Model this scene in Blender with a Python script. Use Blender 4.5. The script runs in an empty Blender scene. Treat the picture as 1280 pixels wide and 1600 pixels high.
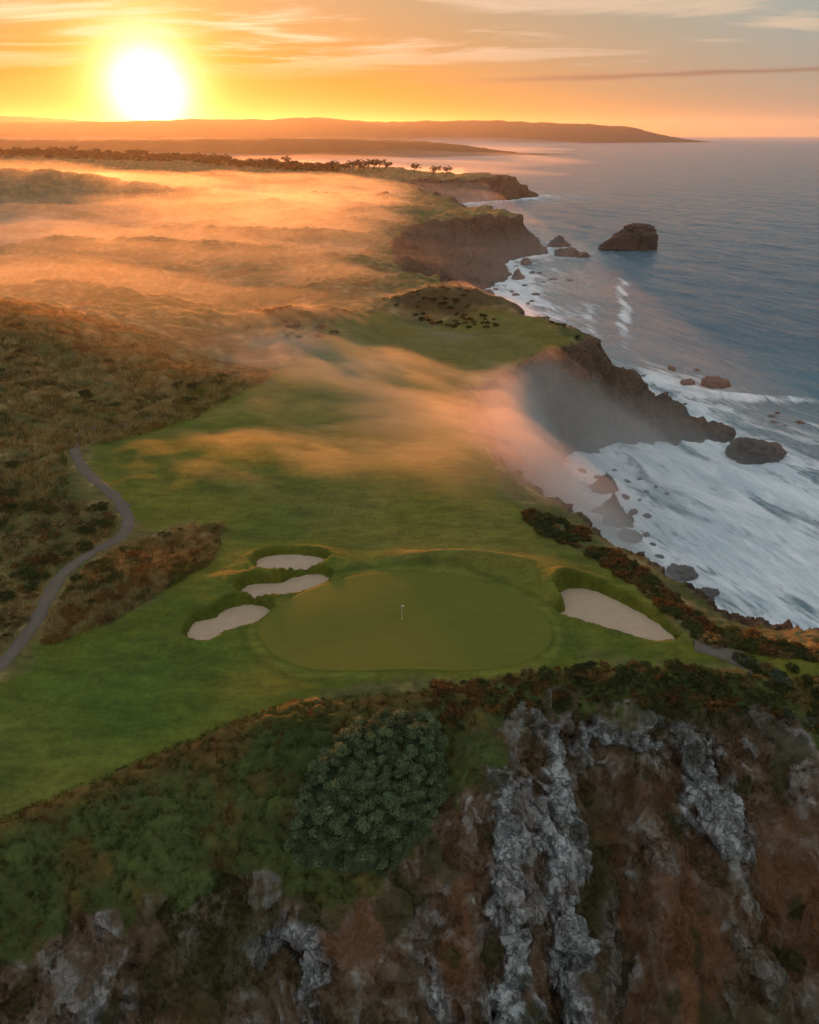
import bpy, math, random
import numpy as np
from mathutils import Vector

random.seed(7)
rng = np.random.default_rng(11)
scene = bpy.context.scene
COL = scene.collection
R = math.radians

# ------------------------------------------------------------------ camera
CZ = 99.0                      # drone 59 m above the turf (z = 40), 87 m above the sea
SEA = 12.0
PITCH = R(27.4)
cam_d = bpy.data.cameras.new('camera')
cam = bpy.data.objects.new('camera', cam_d)
COL.objects.link(cam)
cam.location = (0, 0, CZ)
cam.rotation_euler = (R(90) - PITCH, 0, 0)
cam_d.sensor_fit = 'VERTICAL'
cam_d.sensor_height = 24.0
cam_d.lens = 24.0 * 1142.0 / 1600.0
cam_d.clip_start = 0.5
cam_d.clip_end = 80000
scene.camera = cam

# ------------------------------------------------------------------ sun and sky
SUN_AZ = R(-17.2)              # left of the view direction (+Y)
SUN_EL = R(2.5)
SUN = Vector((math.sin(SUN_AZ) * math.cos(SUN_EL), math.cos(SUN_AZ) * math.cos(SUN_EL), math.sin(SUN_EL)))
sun_d = bpy.data.lights.new('sun', 'SUN')
sun_d.energy = 5.0
sun_d.angle = R(2.0)
sun_d.color = (1.0, 0.28, 0.05)
sun_o = bpy.data.objects.new('sun', sun_d)
COL.objects.link(sun_o)
sun_o.rotation_euler = SUN.to_track_quat('Z', 'Y').to_euler()

vs = scene.view_settings
vs.view_transform = 'Standard'
vs.look = 'None'
vs.gamma = 1.0
vs.exposure = 1.25
scene.cycles.use_denoising = True
scene.cycles.max_bounces = 5
scene.cycles.adaptive_threshold = 0.02
scene.cycles.diffuse_bounces = 2
scene.cycles.glossy_bounces = 2
scene.cycles.volume_bounces = 1
scene.cycles.transparent_max_bounces = 48
scene.cycles.sample_clamp_indirect = 4.0


class NT:
    """small helper to write node trees as code"""
    def __init__(self, tree):
        self.t = tree
        tree.nodes.clear()

    def n(self, kind, **kw):
        nd = self.t.nodes.new(kind)
        for k, v in kw.items():
            setattr(nd, k, v)
        return nd

    def link(self, a, b):
        self.t.links.new(a, b)

    def put(self, sock, v):
        if isinstance(v, bpy.types.NodeSocket):
            self.t.links.new(v, sock)
        elif v is not None:
            if isinstance(v, (tuple, list)) and sock.type == 'RGBA' and len(v) == 3:
                v = (*v, 1.0)
            sock.default_value = v

    def math(self, op, a, b=None, c=None, clamp=False):
        nd = self.n('ShaderNodeMath', operation=op, use_clamp=clamp)
        for s, v in zip(nd.inputs, (a, b, c)):
            self.put(s, v)
        return nd.outputs[0]

    def vmath(self, op, a, b=None, out=0):
        nd = self.n('ShaderNodeVectorMath', operation=op)
        self.put(nd.inputs[0], a)
        if b is not None:
            self.put(nd.inputs[3 if op == 'SCALE' else 1], b)
        return nd.outputs['Value'] if op in ('DOT_PRODUCT', 'LENGTH') else nd.outputs[0]

    def mix(self, f, a, b, mode='MIX'):
        nd = self.n('ShaderNodeMix', data_type='RGBA', blend_type=mode, clamp_factor=True)
        self.put(nd.inputs[0], f)
        self.put(nd.inputs[6], a)
        self.put(nd.inputs[7], b)
        return nd.outputs[2]

    def rng(self, v, a, b, c=0.0, d=1.0, smooth=True):
        nd = self.n('ShaderNodeMapRange', interpolation_type='SMOOTHSTEP' if smooth else 'LINEAR')
        for s, x in zip(nd.inputs, (v, a, b, c, d)):
            self.put(s, x)
        return nd.outputs[0]

    def noise(self, vec, scale, detail=4.0, rough=0.55, dist=0.0, color=False):
        nd = self.n('ShaderNodeTexNoise')
        self.put(nd.inputs['Vector'], vec)
        nd.inputs['Scale'].default_value = scale
        nd.inputs['Detail'].default_value = detail
        nd.inputs['Roughness'].default_value = rough
        nd.inputs['Distortion'].default_value = dist
        return nd.outputs['Color' if color else 'Fac']

    def comb(self, x, y, z):
        nd = self.n('ShaderNodeCombineXYZ')
        for s, v in zip(nd.inputs, (x, y, z)):
            self.put(s, v)
        return nd.outputs[0]

    def sep(self, v):
        nd = self.n('ShaderNodeSeparateXYZ')
        self.put(nd.inputs[0], v)
        return nd.outputs

    def scale(self, col, f):
        return self.vmath('SCALE', col, f)

    def add(self, a, b):
        return self.vmath('ADD', a, b)


world = bpy.data.worlds.new('World')
scene.world = world
world.use_nodes = True
world.cycles.sampling_method = 'MANUAL'
world.cycles.sample_map_resolution = 512
W = NT(world.node_tree)
tc = W.n('ShaderNodeTexCoord')
D = tc.outputs['Generated']
dx, dy, dz = W.sep(D)
sky = W.n('ShaderNodeTexSky', sky_type='NISHITA')
sky.sun_disc = False
sky.sun_elevation = SUN_EL
sky.sun_rotation = SUN_AZ
sky.altitude = 100
sky.air_density = 1.0
sky.dust_density = 2.0
sky.ozone_density = 2.0
cosA = W.math('MAXIMUM', W.vmath('DOT_PRODUCT', D, tuple(SUN)), 0.0)
zc = W.math('MAXIMUM', dz, 0.0)
col = W.scale(sky.outputs[0], 0.02)
# thin high veil that keeps the whole dome pale
col = W.add(col, W.mix(W.rng(dz, 0.0, 0.14), (0.14, 0.175, 0.19), W.mix(W.rng(dz, 0.12, 0.7), (0.135, 0.225, 0.24), (0.33, 0.36, 0.375))))
# warm low air on the sun's side
warm = W.math('MULTIPLY', W.math('MULTIPLY', W.math('POWER', cosA, 5.0), 1.35), W.math('EXPONENT', W.math('MULTIPLY', zc, -4.6)))
warm = W.math('ADD', warm, W.math('MULTIPLY', W.math('EXPONENT', W.math('MULTIPLY', zc, -22.0)), 0.22))
col = W.mix(warm, col, (0.31, 0.150, 0.013))
# aureole round the sun
au = W.scale((1.0, 0.38, 0.03), W.math('MULTIPLY', W.math('POWER', cosA, 120.0), 0.10))
au = W.add(au, W.scale((1.0, 0.42, 0.04), W.math('MULTIPLY', W.math('POWER', cosA, 300.0), 0.40)))
au = W.add(au, W.scale((1.0, 0.66, 0.30), W.math('MULTIPLY', W.math('POWER', cosA, 700.0), 0.9)))
au = W.add(au, W.scale((1.0, 0.85, 0.65), W.math('MULTIPLY', W.math('POWER', cosA, 1700.0), 1.9)))
col = W.add(col, au)
# streaks of high cloud, projected on a flat layer
inv = W.math('DIVIDE', 1.0, W.math('ADD', zc, 0.05))
cu = W.math('MULTIPLY', dx, inv)
cv = W.math('MULTIPLY', dy, inv)
cvec = W.comb(W.math('ADD', W.math('MULTIPLY', cu, 0.55), W.math('MULTIPLY', cv, 0.12)), W.math('MULTIPLY', cv, 1.1), 3.7)
cn = W.noise(cvec, 0.9, 7.0, 0.62, 0.6)
cm = W.noise(cvec, 0.35, 2.0, 0.5, 0.0)
cl = W.rng(W.math('ADD', cn, W.math('MULTIPLY', W.math('SUBTRACT', cm, 0.5), 0.8)), 0.48, 0.64)
cl = W.math('MULTIPLY', cl, W.rng(dz, 0.045, 0.10))
ccol = W.add((0.42, 0.33, 0.235), W.scale((1.0, 0.62, 0.28), W.math('MULTIPLY', W.math('POWER', cosA, 24.0), 0.30)))
col = W.mix(W.math('MULTIPLY', cl, 0.8), col, ccol)
# one thin bank of dusky cloud low over the sea
azm = W.math('ARCTAN2', dx, dy)
wig = W.noise(W.comb(W.math('MULTIPLY', azm, 9.0), W.math('MULTIPLY', dz, 60.0), 1.0), 1.0, 4, 0.6)
el_c = W.math('ADD', W.math('MULTIPLY_ADD', azm, 0.015, 0.0535), W.math('MULTIPLY', W.math('SUBTRACT', wig, 0.5), 0.008))
dd_ = W.math('DIVIDE', W.math('SUBTRACT', dz, el_c), 0.0024)
st_ = W.math('EXPONENT', W.math('MULTIPLY', W.math('MULTIPLY', dd_, dd_), -1.0))
st_ = W.math('MULTIPLY', st_, W.rng(azm, -0.02, 0.22))
st_ = W.math('MULTIPLY', st_, W.rng(azm, 1.3, 0.8))
col = W.mix(W.math('MULTIPLY', st_, 0.75), col, (0.16, 0.095, 0.07))
bg = W.n('ShaderNodeBackground')
W.put(bg.inputs[0], col)
bg.inputs[1].default_value = 0.70
wo = W.n('ShaderNodeOutputWorld')
W.link(bg.outputs[0], wo.inputs[0])


# ------------------------------------------------------------------ numpy noise
_perm = np.random.default_rng(3).permutation(256).astype(np.int32)
_perm = np.concatenate([_perm, _perm, _perm])
_g = np.random.default_rng(4).normal(size=(256, 3)).astype(np.float32)
_g /= np.linalg.norm(_g, axis=1)[:, None]


def perlin(x, y, z=0.0):
    x = np.asarray(x, np.float32)
    y = np.asarray(y, np.float32)
    z = np.broadcast_to(np.asarray(z, np.float32), x.shape)
    xi, yi, zi = np.floor(x), np.floor(y), np.floor(z)
    xf, yf, zf = x - xi, y - yi, z - zi
    X, Y, Z = xi.astype(np.int32) & 255, yi.astype(np.int32) & 255, zi.astype(np.int32) & 255
    u, v, w = [f * f * f * (f * (f * 6 - 15) + 10) for f in (xf, yf, zf)]
    out = 0.0
    for i in (0, 1):
        a = _perm[X + i]
        wu = u if i else 1 - u
        for j in (0, 1):
            b = _perm[a + Y + j]
            wv = v if j else 1 - v
            for k in (0, 1):
                h = _g[_perm[b + Z + k] & 255]
                ww = w if k else 1 - w
                out = out + wu * wv * ww * (h[..., 0] * (xf - i) + h[..., 1] * (yf - j) + h[..., 2] * (zf - k))
    return out * 1.5


def fbm(x, y, z=0.0, octv=4, gain=0.5, ridged=False):
    a, s, f = 1.0, 0.0, 1.0
    for o in range(octv):
        p = perlin(x * f + 17.3 * o, y * f - 9.1 * o, np.asarray(z) * f + 4.7 * o)
        s = s + a * ((1 - 2 * np.abs(p)) if ridged else p)
        a *= gain
        f *= 2.03
    return s


def sstep(a, b, x):
    t = np.clip((x - a) / (b - a), 0, 1)
    return t * t * (3 - 2 * t)


def gauss(x, y, cx, cy, rx, ry=None, rot=0.0):
    ry = ry or rx
    c, s = math.cos(rot), math.sin(rot)
    u = ((x - cx) * c + (y - cy) * s) / rx
    v = (-(x - cx) * s + (y - cy) * c) / ry
    return np.exp(-(u * u + v * v))


F_PX = 1142.0


def G(px, py, z=40.0):
    """where the sight line of a photo pixel (1280 x 1600) meets the level z: used to survey the place"""
    a, b = px - 640.0, 800.0 - py
    fy = F_PX * math.cos(PITCH) + b * math.sin(PITCH)
    fz = -F_PX * math.sin(PITCH) + b * math.cos(PITCH)
    t = (z - CZ) / fz
    return (a * t, fy * t)


def smooth_closed(pts, n=4):
    P = np.array(pts, float)
    N = len(P)
    out = []
    for i in range(N):
        p0, p1, p2, p3 = P[i - 1], P[i], P[(i + 1) % N], P[(i + 2) % N]
        L = np.linalg.norm(p2 - p1)
        m1, m2 = (p2 - p0) / 2, (p3 - p1) / 2
        m1 = m1 * min(1, L / (np.linalg.norm(m1) + 1e-9))
        m2 = m2 * min(1, L / (np.linalg.norm(m2) + 1e-9))
        for k in range(n):
            t = k / n
            out.append((2 * t ** 3 - 3 * t * t + 1) * p1 + (t ** 3 - 2 * t * t + t) * m1 + (3 * t * t - 2 * t ** 3) * p2 + (t ** 3 - t * t) * m2)
    return np.array(out)


def sdist(poly, x, y):
    """signed distance to a closed polygon, positive inside"""
    x = np.asarray(x, np.float32)
    y = np.asarray(y, np.float32)
    d2 = np.full(x.shape, 1e12, np.float32)
    ins = np.zeros(x.shape, bool)
    P = np.asarray(poly, np.float32)
    Q = np.roll(P, -1, axis=0)
    for (ax, ay), (bx, by) in zip(P, Q):
        ex, ey = bx - ax, by - ay
        L = ex * ex + ey * ey + 1e-9
        wx, wy = x - ax, y - ay
        t = np.clip((wx * ex + wy * ey) / L, 0, 1)
        d2 = np.minimum(d2, (wx - t * ex) ** 2 + (wy - t * ey) ** 2)
        if abs(ey) > 1e-9:
            c = (ay > y) != (by > y)
            ins ^= c & (x < ex * (y - ay) / ey + ax)
    d = np.sqrt(d2)
    return np.where(ins, d, -d)


class Field:
    """a function sampled on two regular grids (fine near, coarse far) for quick lookup"""
    def __init__(self, fn):
        self.g = []
        for x0, x1, y0, y1, s in ((-150, 170, -70, 480, 1.0), (-2900, 700, -70, 2600, 8.0)):
            xs = np.arange(x0, x1 + s, s, dtype=np.float32)
            ys = np.arange(y0, y1 + s, s, dtype=np.float32)
            X, Y = np.meshgrid(xs, ys)
            self.g.append((x0, y0, s, fn(X, Y), x1, y1))

    def __call__(self, x, y):
        out = None
        for k in (1, 0):
            x0, y0, s, A, x1, y1 = self.g[k]
            fx = np.clip((x - x0) / s, 0, A.shape[1] - 1.001)
            fy = np.clip((y - y0) / s, 0, A.shape[0] - 1.001)
            i, j = fx.astype(np.int32), fy.astype(np.int32)
            u, v = fx - i, fy - j
            val = (A[j, i] * (1 - u) + A[j, i + 1] * u) * (1 - v) + (A[j + 1, i] * (1 - u) + A[j + 1, i + 1] * u) * v
            if k == 1:
                out = val
            else:
                inside = (x > x0 + 2) & (x < x1 - 2) & (y > y0 + 2) & (y < y1 - 2)
                out = np.where(inside, val, out)
        return out


# ------------------------------------------------------------------ plan of the coast (metres)
RIM = [(-150, 36), (-70, 41), (-48, 45.5), (-40.2, 50.3), (-35.5, 53.9), (-28.5, 58.7), (-17.7, 64.2), (-9, 66.9),
       (1.5, 68.4), (16.7, 71.6), (28.8, 72.2), (37.5, 72.0), (49.9, 69.8), (60, 67), (69, 69), (68, 75), (60, 77.5),
       (52, 77), (42, 82.5), (38, 89.5), (34, 99), (30, 104.7), (27.5, 113), (23, 121.5), (16.6, 132), (13, 143),
       (11, 155), (11.5, 167), (13, 184), (17, 203), (24, 219), (33, 231), (43, 239), (53, 244), (56, 251), (52, 258), (44, 264),
       (35, 270), (27, 290), (14, 320), (-4, 355), (-16, 393), (-22, 440), (-24, 497), (-20, 545), (-6, 583),
       (17, 613), (40, 630), (62, 640), (79, 640), (84, 650), (70, 690), (48, 745), (28, 830), (10, 900), (-10, 980), (-28, 1050), (-25, 1110),
       (15, 1160), (60, 1190), (110, 1208), (148, 1218), (150, 1235), (105, 1290), (20, 1400), (-90, 1550),
       (-230, 1700), (-450, 1900), (-1300, 2150), (-2700, 2200), (-2700, 10)]
BASE = [(-160, -60), (-100, -8), (-60, 11), (-40, 19), (-25, 25), (-10, 28.5), (0, 31), (7, 34), (12, 36), (20, 36.5), (30, 37.5), (50, 37), (65, 38),
        (85, 47), (97, 60), (92, 80), (72, 99), (57, 108), (50, 117), (45, 130), (41, 140), (38, 152), (35, 165), (36, 178), (41, 192),
        (49, 205), (58, 213), (65, 215), (82, 214), (92, 219), (105, 224), (108, 229), (101, 237), (93, 245), (82, 250), (72, 256),
        (64, 266), (55, 290), (48, 334), (45, 378), (46, 422), (48, 466), (55, 497), (67, 523), (62, 545), (66, 577), (84, 606),
        (108, 626), (116, 633), (106, 655), (86, 677), (74, 721), (65, 791), (54, 879), (50, 967), (55, 1037), (62, 1090), (88, 1130),
        (132, 1156), (167, 1187), (196, 1216), (200, 1227), (176, 1257), (123, 1318), (53, 1406), (-18, 1538), (-130, 1714),
        (-350, 1980), (-1300, 2300), (-2800, 2400), (-2800, -50)]
# brow of the near bank, where the grass breaks off into rock
BROW = [(-160, 8), (-70, 33), G(0, 1480, 31), G(120, 1440, 32), G(220, 1400, 33), G(330, 1385, 33), G(450, 1365, 34), G(560, 1370, 34),
        G(640, 1340, 34.5), G(690, 1270, 35.5), G(715, 1190, 37), G(740, 1130, 38.5), G(850, 1085, 38), G(950, 1100, 38), G(1050, 1095, 38),
        G(1150, 1100, 38), G(1280, 1110, 38), (62, 64.5), (73, 66.5), (73, 77), (60, 95), (-160, 95)]
rim_s = smooth_closed(RIM, 3)
base_s = smooth_closed(BASE, 3)
dRim = Field(lambda x, y: sdist(rim_s, x, y))
dBrow = Field(lambda x, y: sdist(smooth_closed(BROW, 3), x, y))
dBase = Field(lambda x, y: sdist(base_s, x, y))

gpoly = lambda pts, z=40.0: [G(px, py, z) for px, py in pts]
GREEN = smooth_closed(gpoly([(405, 985), (420, 960), (470, 930), (540, 905), (610, 897), (690, 900), (760, 915), (820, 940),
                             (855, 970), (862, 1000), (840, 1025), (790, 1043), (720, 1048), (640, 1046), (560, 1048),
                             (480, 1045), (430, 1025), (410, 1005)]), 5)
BUNKERS = [
    ('far left', gpoly([(405, 885), (412, 870), (440, 865), (480, 866), (505, 873), (495, 882), (455, 890), (420, 892)], 39.6)),
    ('mid left', gpoly([(380, 920), (395, 908), (440, 905), (456, 898), (490, 892), (508, 900), (500, 912), (460, 926), (420, 930), (390, 928)], 39.6)),
    ('near left', gpoly([(300, 985), (310, 966), (335, 960), (355, 946), (385, 940), (412, 945), (417, 957), (395, 972), (350, 985), (330, 996), (308, 995)], 39.6)),
    ('right', gpoly([(872, 925), (885, 913), (920, 912), (965, 930), (1010, 955), (1045, 985), (1053, 996), (1020, 999), (975, 987), (930, 974), (890, 963), (876, 955), (886, 941)], 39.6)),
]
BUNKERS = [(n, smooth_closed(np.mean(p, 0) + (np.array(p) - np.mean(p, 0)) * (1.0 if n == 'right' else 1.08), 5)) for n, p in BUNKERS]
BUNK_Z = {}


def ridge_front(x, y):
    """buttresses (+) and gullies (-) of the near rock face"""
    k = x + 0.12 * (y - 60)
    b = 4.6 * sstep(5.5, 9.0, k) * sstep(12.2, 11.0, k) - 5.0 * np.exp(-((k - 21.5) / 3.2) ** 2) + 2.2 * np.exp(-((k - 16) / 2.0) ** 2)
    b += 1.8 * np.exp(-((k - 27) / 2.5) ** 2) - 2.0 * np.exp(-((k - 31) / 3) ** 2) - 4.0 * np.exp(-((k - 39.5) / 3.6) ** 2) + 2.0 * np.exp(-((k - 35) / 2) ** 2)
    b += 2.5 * np.exp(-((k - 46) / 3) ** 2) - 2.2 * np.exp(-((k + 1) / 3) ** 2) + 2.0 * np.exp(-((k + 9) / 3.5) ** 2) - 2.5 * np.exp(-((k + 18) / 4) ** 2) + 1.6 * np.exp(-((k + 27) / 3.5) ** 2)
    return 1.35 * b


def coast(x, y):
    """position between sea edge (0) and rim (1), distances with a ragged coast"""
    r = np.sqrt(x * x + y * y)
    amp = 0.8 + 6.0 * sstep(90, 300, r)
    wl = 9 + 50 * sstep(90, 400, r)
    wx = amp * fbm(x / wl, y / wl, 1.3, 3)
    wy = amp * fbm(x / wl, y / wl, 7.9, 3)
    front = sstep(84, 74, y) * sstep(95, 72, np.abs(x))
    db = dBase(x + wx, y + wy + front * ridge_front(x, y))
    dr = dRim(x + wx * 0.7, y + wy * 0.7)
    t = np.where(dr >= 0, 1.0, np.where(db <= 0, 0.0, db / (db - np.minimum(dr, -1e-3))))
    t = 1 - (1 - t) ** 1.55
    # near bank: rock up to the brow (t 0 to 0.8), then grass up to the rim (0.8 to 1)
    dw = dBrow(x + wx, y + wy + 0.35 * front * ridge_front(x, y))
    t1 = np.clip(db / np.maximum(db - np.minimum(dw, 0), 1e-3), 0, 1)
    t2 = np.clip(np.maximum(dw, 0) / np.maximum(np.maximum(dw, 0) - np.minimum(dr, 0), 1e-3), 0, 1)
    tf = np.where(dr >= 0, 1.0, np.where(db <= 0, 0.0, np.where(dw > 0, 0.8 + 0.2 * t2, 0.8 * (1 - (1 - t1) ** 1.2))))
    t = t * (1 - front) + tf * front
    return t, db, dr, front


def plateau(x, y):
    """turf level above the sea"""
    z = np.full(x.shape, 40.0, np.float32)
    calm = np.exp(-(((x - 0) / 42) ** 2 + ((y - 84) / 28) ** 2) ** 2)
    far = sstep(120, 260, y)
    left = sstep(-30, -70, x)
    und = 0.9 * fbm(x / 38, y / 38, 2.2, 3) + 1.6 * fbm(x / 90, y / 90, 5.0, 2)
    z += und * (1 - 0.85 * calm) * (1.0 + 0.7 * sstep(100, 140, y) + 0.4 * far)
    hum = fbm(x / 26, y / 18, 8.0, 4)
    z += (left * sstep(70, 130, y) * 1.0 + sstep(230, 330, y) * 1.8) * hum
    # scrub hill on the left
    amp = 14 * sstep(-48, -122, x) + 4 * sstep(-110, -220, x)
    z += amp * np.where(y > 203, np.exp(-((y - 203) / 55) ** 2), np.exp(-((y - 203) / 62) ** 2))
    z += 4.5 * gauss(x, y, -38, 255, 24, 11) + 9 * gauss(x, y, -128, 282, 34, 18) + 8.0 * gauss(x, y, 14, 281, 22, 9)
    z += 7 * gauss(x, y, -8, 400, 40, 14) * 0.5 + 4 * gauss(x, y, -70, 500, 60, 22) + 5 * gauss(x, y, -160, 430, 70, 25)
    # hill and tree ridge far left
    z += 27 * gauss(x, y, -400, 790, 150, 110) + 10 * gauss(x, y, -300, 1050, 240, 90)
    ry = 1290 + 330 * sstep(0, -700, x)
    z += (4 + 16 * sstep(-50, -700, x)) * np.exp(-((y - ry) / 150) ** 2) * sstep(120, -60, x)
    # swales round the green
    z += 2.7 * gauss(x, y, 9, 96.8, 11, 3.0, -0.08) - 1.4 * gauss(x, y, 9, 98.8, 7, 1.5, -0.1) + 1.5 * gauss(x, y, 22.5, 91, 4.5, 3.2, -0.5)
    z += 0.5 * gauss(x, y, -21, 98, 7, 3) + 0.5 * gauss(x, y, -27, 91.5, 6, 2.2) + 0.6 * gauss(x, y, -33, 86, 5, 2.2)
    z += 0.6 * gauss(x, y, 24, 90, 5, 3) + 0.8 * gauss(x, y, -40, 92, 10, 6) + 0.8 * gauss(x, y, -50, 84, 8, 7)
    return z


def height(x, y, detail=True):
    x = np.asarray(x, np.float32)
    y = np.asarray(y, np.float32)
    t, db, dr, front = coast(x, y)
    zp = plateau(x, y)
    zb = 33.2 + 5 * sstep(2, 9, x) - 1.5 * sstep(-20, -40, x)
    q = np.clip((t - 0.8) / 0.2, 0, 1)
    zf = np.where(t >= 0.8, zb + (zp - zb) * (1 - (1 - q) ** 1.5), SEA + (zb - SEA) * t / 0.8)
    z = (SEA + (zp - SEA) * t) * (1 - front) + zf * front
    z = np.where(y > 150, z - np.maximum(z - SEA, 0) * 0.45 * sstep(60, 104, x) * sstep(300, 262, y) * sstep(190, 205, y), z)
    # rounded brow
    z -= np.where(dr > 0, 0.5 * np.exp(-np.maximum(dr, 0) / 1.6), 0.5) * sstep(0, 0.3, t)
    z += front * (1.6 * gauss(x, y, -12, 60.5, 5.0, 4.5) - 0.8 * gauss(x, y, -5, 57, 5, 4) - 0.5 * gauss(x, y, -20, 55, 5, 4))
    z = np.where(db <= 0, SEA + np.maximum(db * 0.7 - 0.3, -9), z)
    # bunkers and green
    near = (y > 60) & (y < 115) & (np.abs(x) < 50)
    if near.any():
        xn, yn, zn = x[near], y[near], z[near]
        for name, poly in BUNKERS:
            d = sdist(poly, xn, yn)
            zb = BUNK_Z.get(name)
            if zb is None:
                continue
            lip = 0.28 * np.exp(-((d + 1.2) / 0.9) ** 2) + 0.15 * np.exp(-((d + 3.5) / 2.0) ** 2)
            lip = lip * (1 + 0.7 * fbm(xn / 2.2, yn / 2.2, 5.0, 3))
            d = d + 0.22 * fbm(xn / 0.9, yn / 0.9, 2.0, 2)
            w = sstep(-0.8, 0.1, d)
            zn = (zn + lip) * (1 - w) + (zb - 1.25) * w
        dg = sdist(GREEN, xn, yn)
        w = sstep(-2.2, 0.3, dg)
        gz = green_level(xn, yn)
        zn = zn * (1 - w) + gz * w
        z = z.copy()
        z[near] = zn
    return z, t, db, dr, front


def green_level(x, y):
    return 40.05 + 0.35 * gauss(x, y, 6, 90, 9, 5) + 0.22 * gauss(x, y, -12, 84, 8, 6) + 0.012 * (y - 80)


for name, poly in BUNKERS:
    cx, cy = poly.mean(axis=0)
    BUNK_Z[name] = float(plateau(np.array([cx], np.float32), np.array([cy], np.float32))[0]) - 0.35


def facets(x, y, z, seed=0):
    """fractured rock: every random cell is a tilted facet; returns an offset of about -1..1"""
    P = np.stack([x, y, z], 1).astype(np.float32)
    I = np.floor(P).astype(np.int32)
    best = np.full(len(P), 1e9, np.float32)
    out = np.zeros(len(P), np.float32)
    for i in (-1, 0, 1):
        for j in (-1, 0, 1):
            for k in (-1, 0, 1):
                C = I + np.array([i, j, k], np.int32)
                h = _perm[_perm[_perm[(C[:, 0] + seed) & 255] + (C[:, 1] & 255)] + (C[:, 2] & 255)]
                c = C + 0.5 + 0.45 * _g[h]
                d = P - c
                q = (d * d).sum(1)
                off = (h & 63) / 63.0 - 0.5 + 0.9 * (d * _g[(h * 7 + 31) & 255]).sum(1)
                m = q < best
                best[m] = q[m]
                out[m] = off[m]
    return out


# ------------------------------------------------------------------ mesh helpers
def mesh_from(name, verts, faces, smooth=True):
    """verts (n,3) array, faces (m,k) int array, all faces with k corners"""
    me = bpy.data.meshes.new(name)
    verts = np.asarray(verts, np.float32)
    faces = np.asarray(faces, np.int32)
    m, k = faces.shape
    me.vertices.add(len(verts))
    me.vertices.foreach_set('co', verts.ravel())
    me.loops.add(m * k)
    me.loops.foreach_set('vertex_index', faces.ravel())
    me.polygons.add(m)
    me.polygons.foreach_set('loop_start', np.arange(0, m * k, k, dtype=np.int32))
    me.polygons.foreach_set('loop_total', np.full(m, k, np.int32))
    me.polygons.foreach_set('use_smooth', np.full(m, smooth, bool))
    me.update(calc_edges=True)
    return me


def vattr(me, name, data):
    data = np.asarray(data, np.float32)
    if data.ndim == 1:
        a = me.attributes.new(name, 'FLOAT', 'POINT')
        a.data.foreach_set('value', data)
    else:
        if data.shape[1] == 3:
            data = np.concatenate([data, np.ones((len(data), 1), np.float32)], 1)
        a = me.attributes.new(name, 'FLOAT_COLOR', 'POINT')
        a.data.foreach_set('color', np.ascontiguousarray(data).ravel())


def link(name, me, mat=None, parent=None, **props):
    o = bpy.data.objects.new(name, me)
    COL.objects.link(o)
    if mat is not None:
        me.materials.append(mat)
    if parent is not None:
        o.parent = parent
    for k, v in props.items():
        o[k] = v
    return o


def grid_faces(nr, nc):
    i = np.arange(nr * nc, dtype=np.int32).reshape(nr, nc)
    return np.stack([i[:-1, :-1], i[:-1, 1:], i[1:, 1:], i[1:, :-1]], -1).reshape(-1, 4)


def compact(verts, faces, *attrs):
    used = np.zeros(len(verts), bool)
    used[faces.ravel()] = True
    idx = np.cumsum(used) - 1
    return (verts[used], idx[faces].astype(np.int32)) + tuple(a[used] for a in attrs)


def mat_new(name):
    m = bpy.data.materials.new(name)
    m.use_nodes = True
    return m, NT(m.node_tree)


def principled(T, color, rough=0.8, normal=None, spec=0.3, **kw):
    b = T.n('ShaderNodeBsdfPrincipled')
    T.put(b.inputs['Base Color'], color)
    T.put(b.inputs['Roughness'], rough)
    b.inputs['Specular IOR Level'].default_value = spec
    if normal is not None:
        T.put(b.inputs['Normal'], normal)
    for k, v in kw.items():
        T.put(b.inputs[k.replace('_', ' ')], v)
    o = T.n('ShaderNodeOutputMaterial')
    T.link(b.outputs[0], o.inputs['Surface'])
    return b


def bump(T, h, dist, strength=1.0, normal=None):
    b = T.n('ShaderNodeBump')
    b.inputs['Strength'].default_value = strength
    b.inputs['Distance'].default_value = dist
    T.put(b.inputs['Height'], h)
    if normal is not None:
        T.put(b.inputs['Normal'], normal)
    return b.outputs[0]


# ------------------------------------------------------------------ land
COURSE = smooth_closed([(-75, 20), (-52, 40), (-46, 46), (-40, 50), (-28, 59), (-9, 67.5), (17, 72), (38, 72.5), (46, 71), (60, 68), (66, 71), (60, 75),
                        G(1110, 1010), G(1060, 985), G(960, 885), G(900, 850), G(830, 800), G(790, 760), G(745, 700), (11, 160), (12, 185), (25, 206),
                        (50, 226), (50, 250), (30, 268), (5, 262), G(560, 500), G(520, 520), G(440, 578), G(330, 598), G(285, 620), G(270, 655), G(190, 690),
                        G(150, 720), G(160, 765), G(215, 815), G(230, 838), G(300, 815), G(350, 830), G(330, 880), G(230, 940),
                        G(130, 985), G(60, 1005), G(0, 1065), (-75, 66)], 3)


PATH = [G(px, py) for px, py in ((-90, 1120), (-30, 1062), (20, 1018), (62, 970), (100, 905), (150, 868), (190, 846), (202, 822), (188, 797), (152, 770), (128, 742), (122, 712), (140, 690), (190, 676), (265, 655))]


def path_dist(x, y):
    d = np.full(np.shape(x), 1e9, np.float32)
    for (ax, ay), (bx, by) in zip(PATH[:-1], PATH[1:]):
        ex, ey = bx - ax, by - ay
        t = np.clip(((x - ax) * ex + (y - ay) * ey) / (ex * ex + ey * ey), 0, 1)
        d = np.minimum(d, np.hypot(x - ax - t * ex, y - ay - t * ey))
    return d


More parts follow.
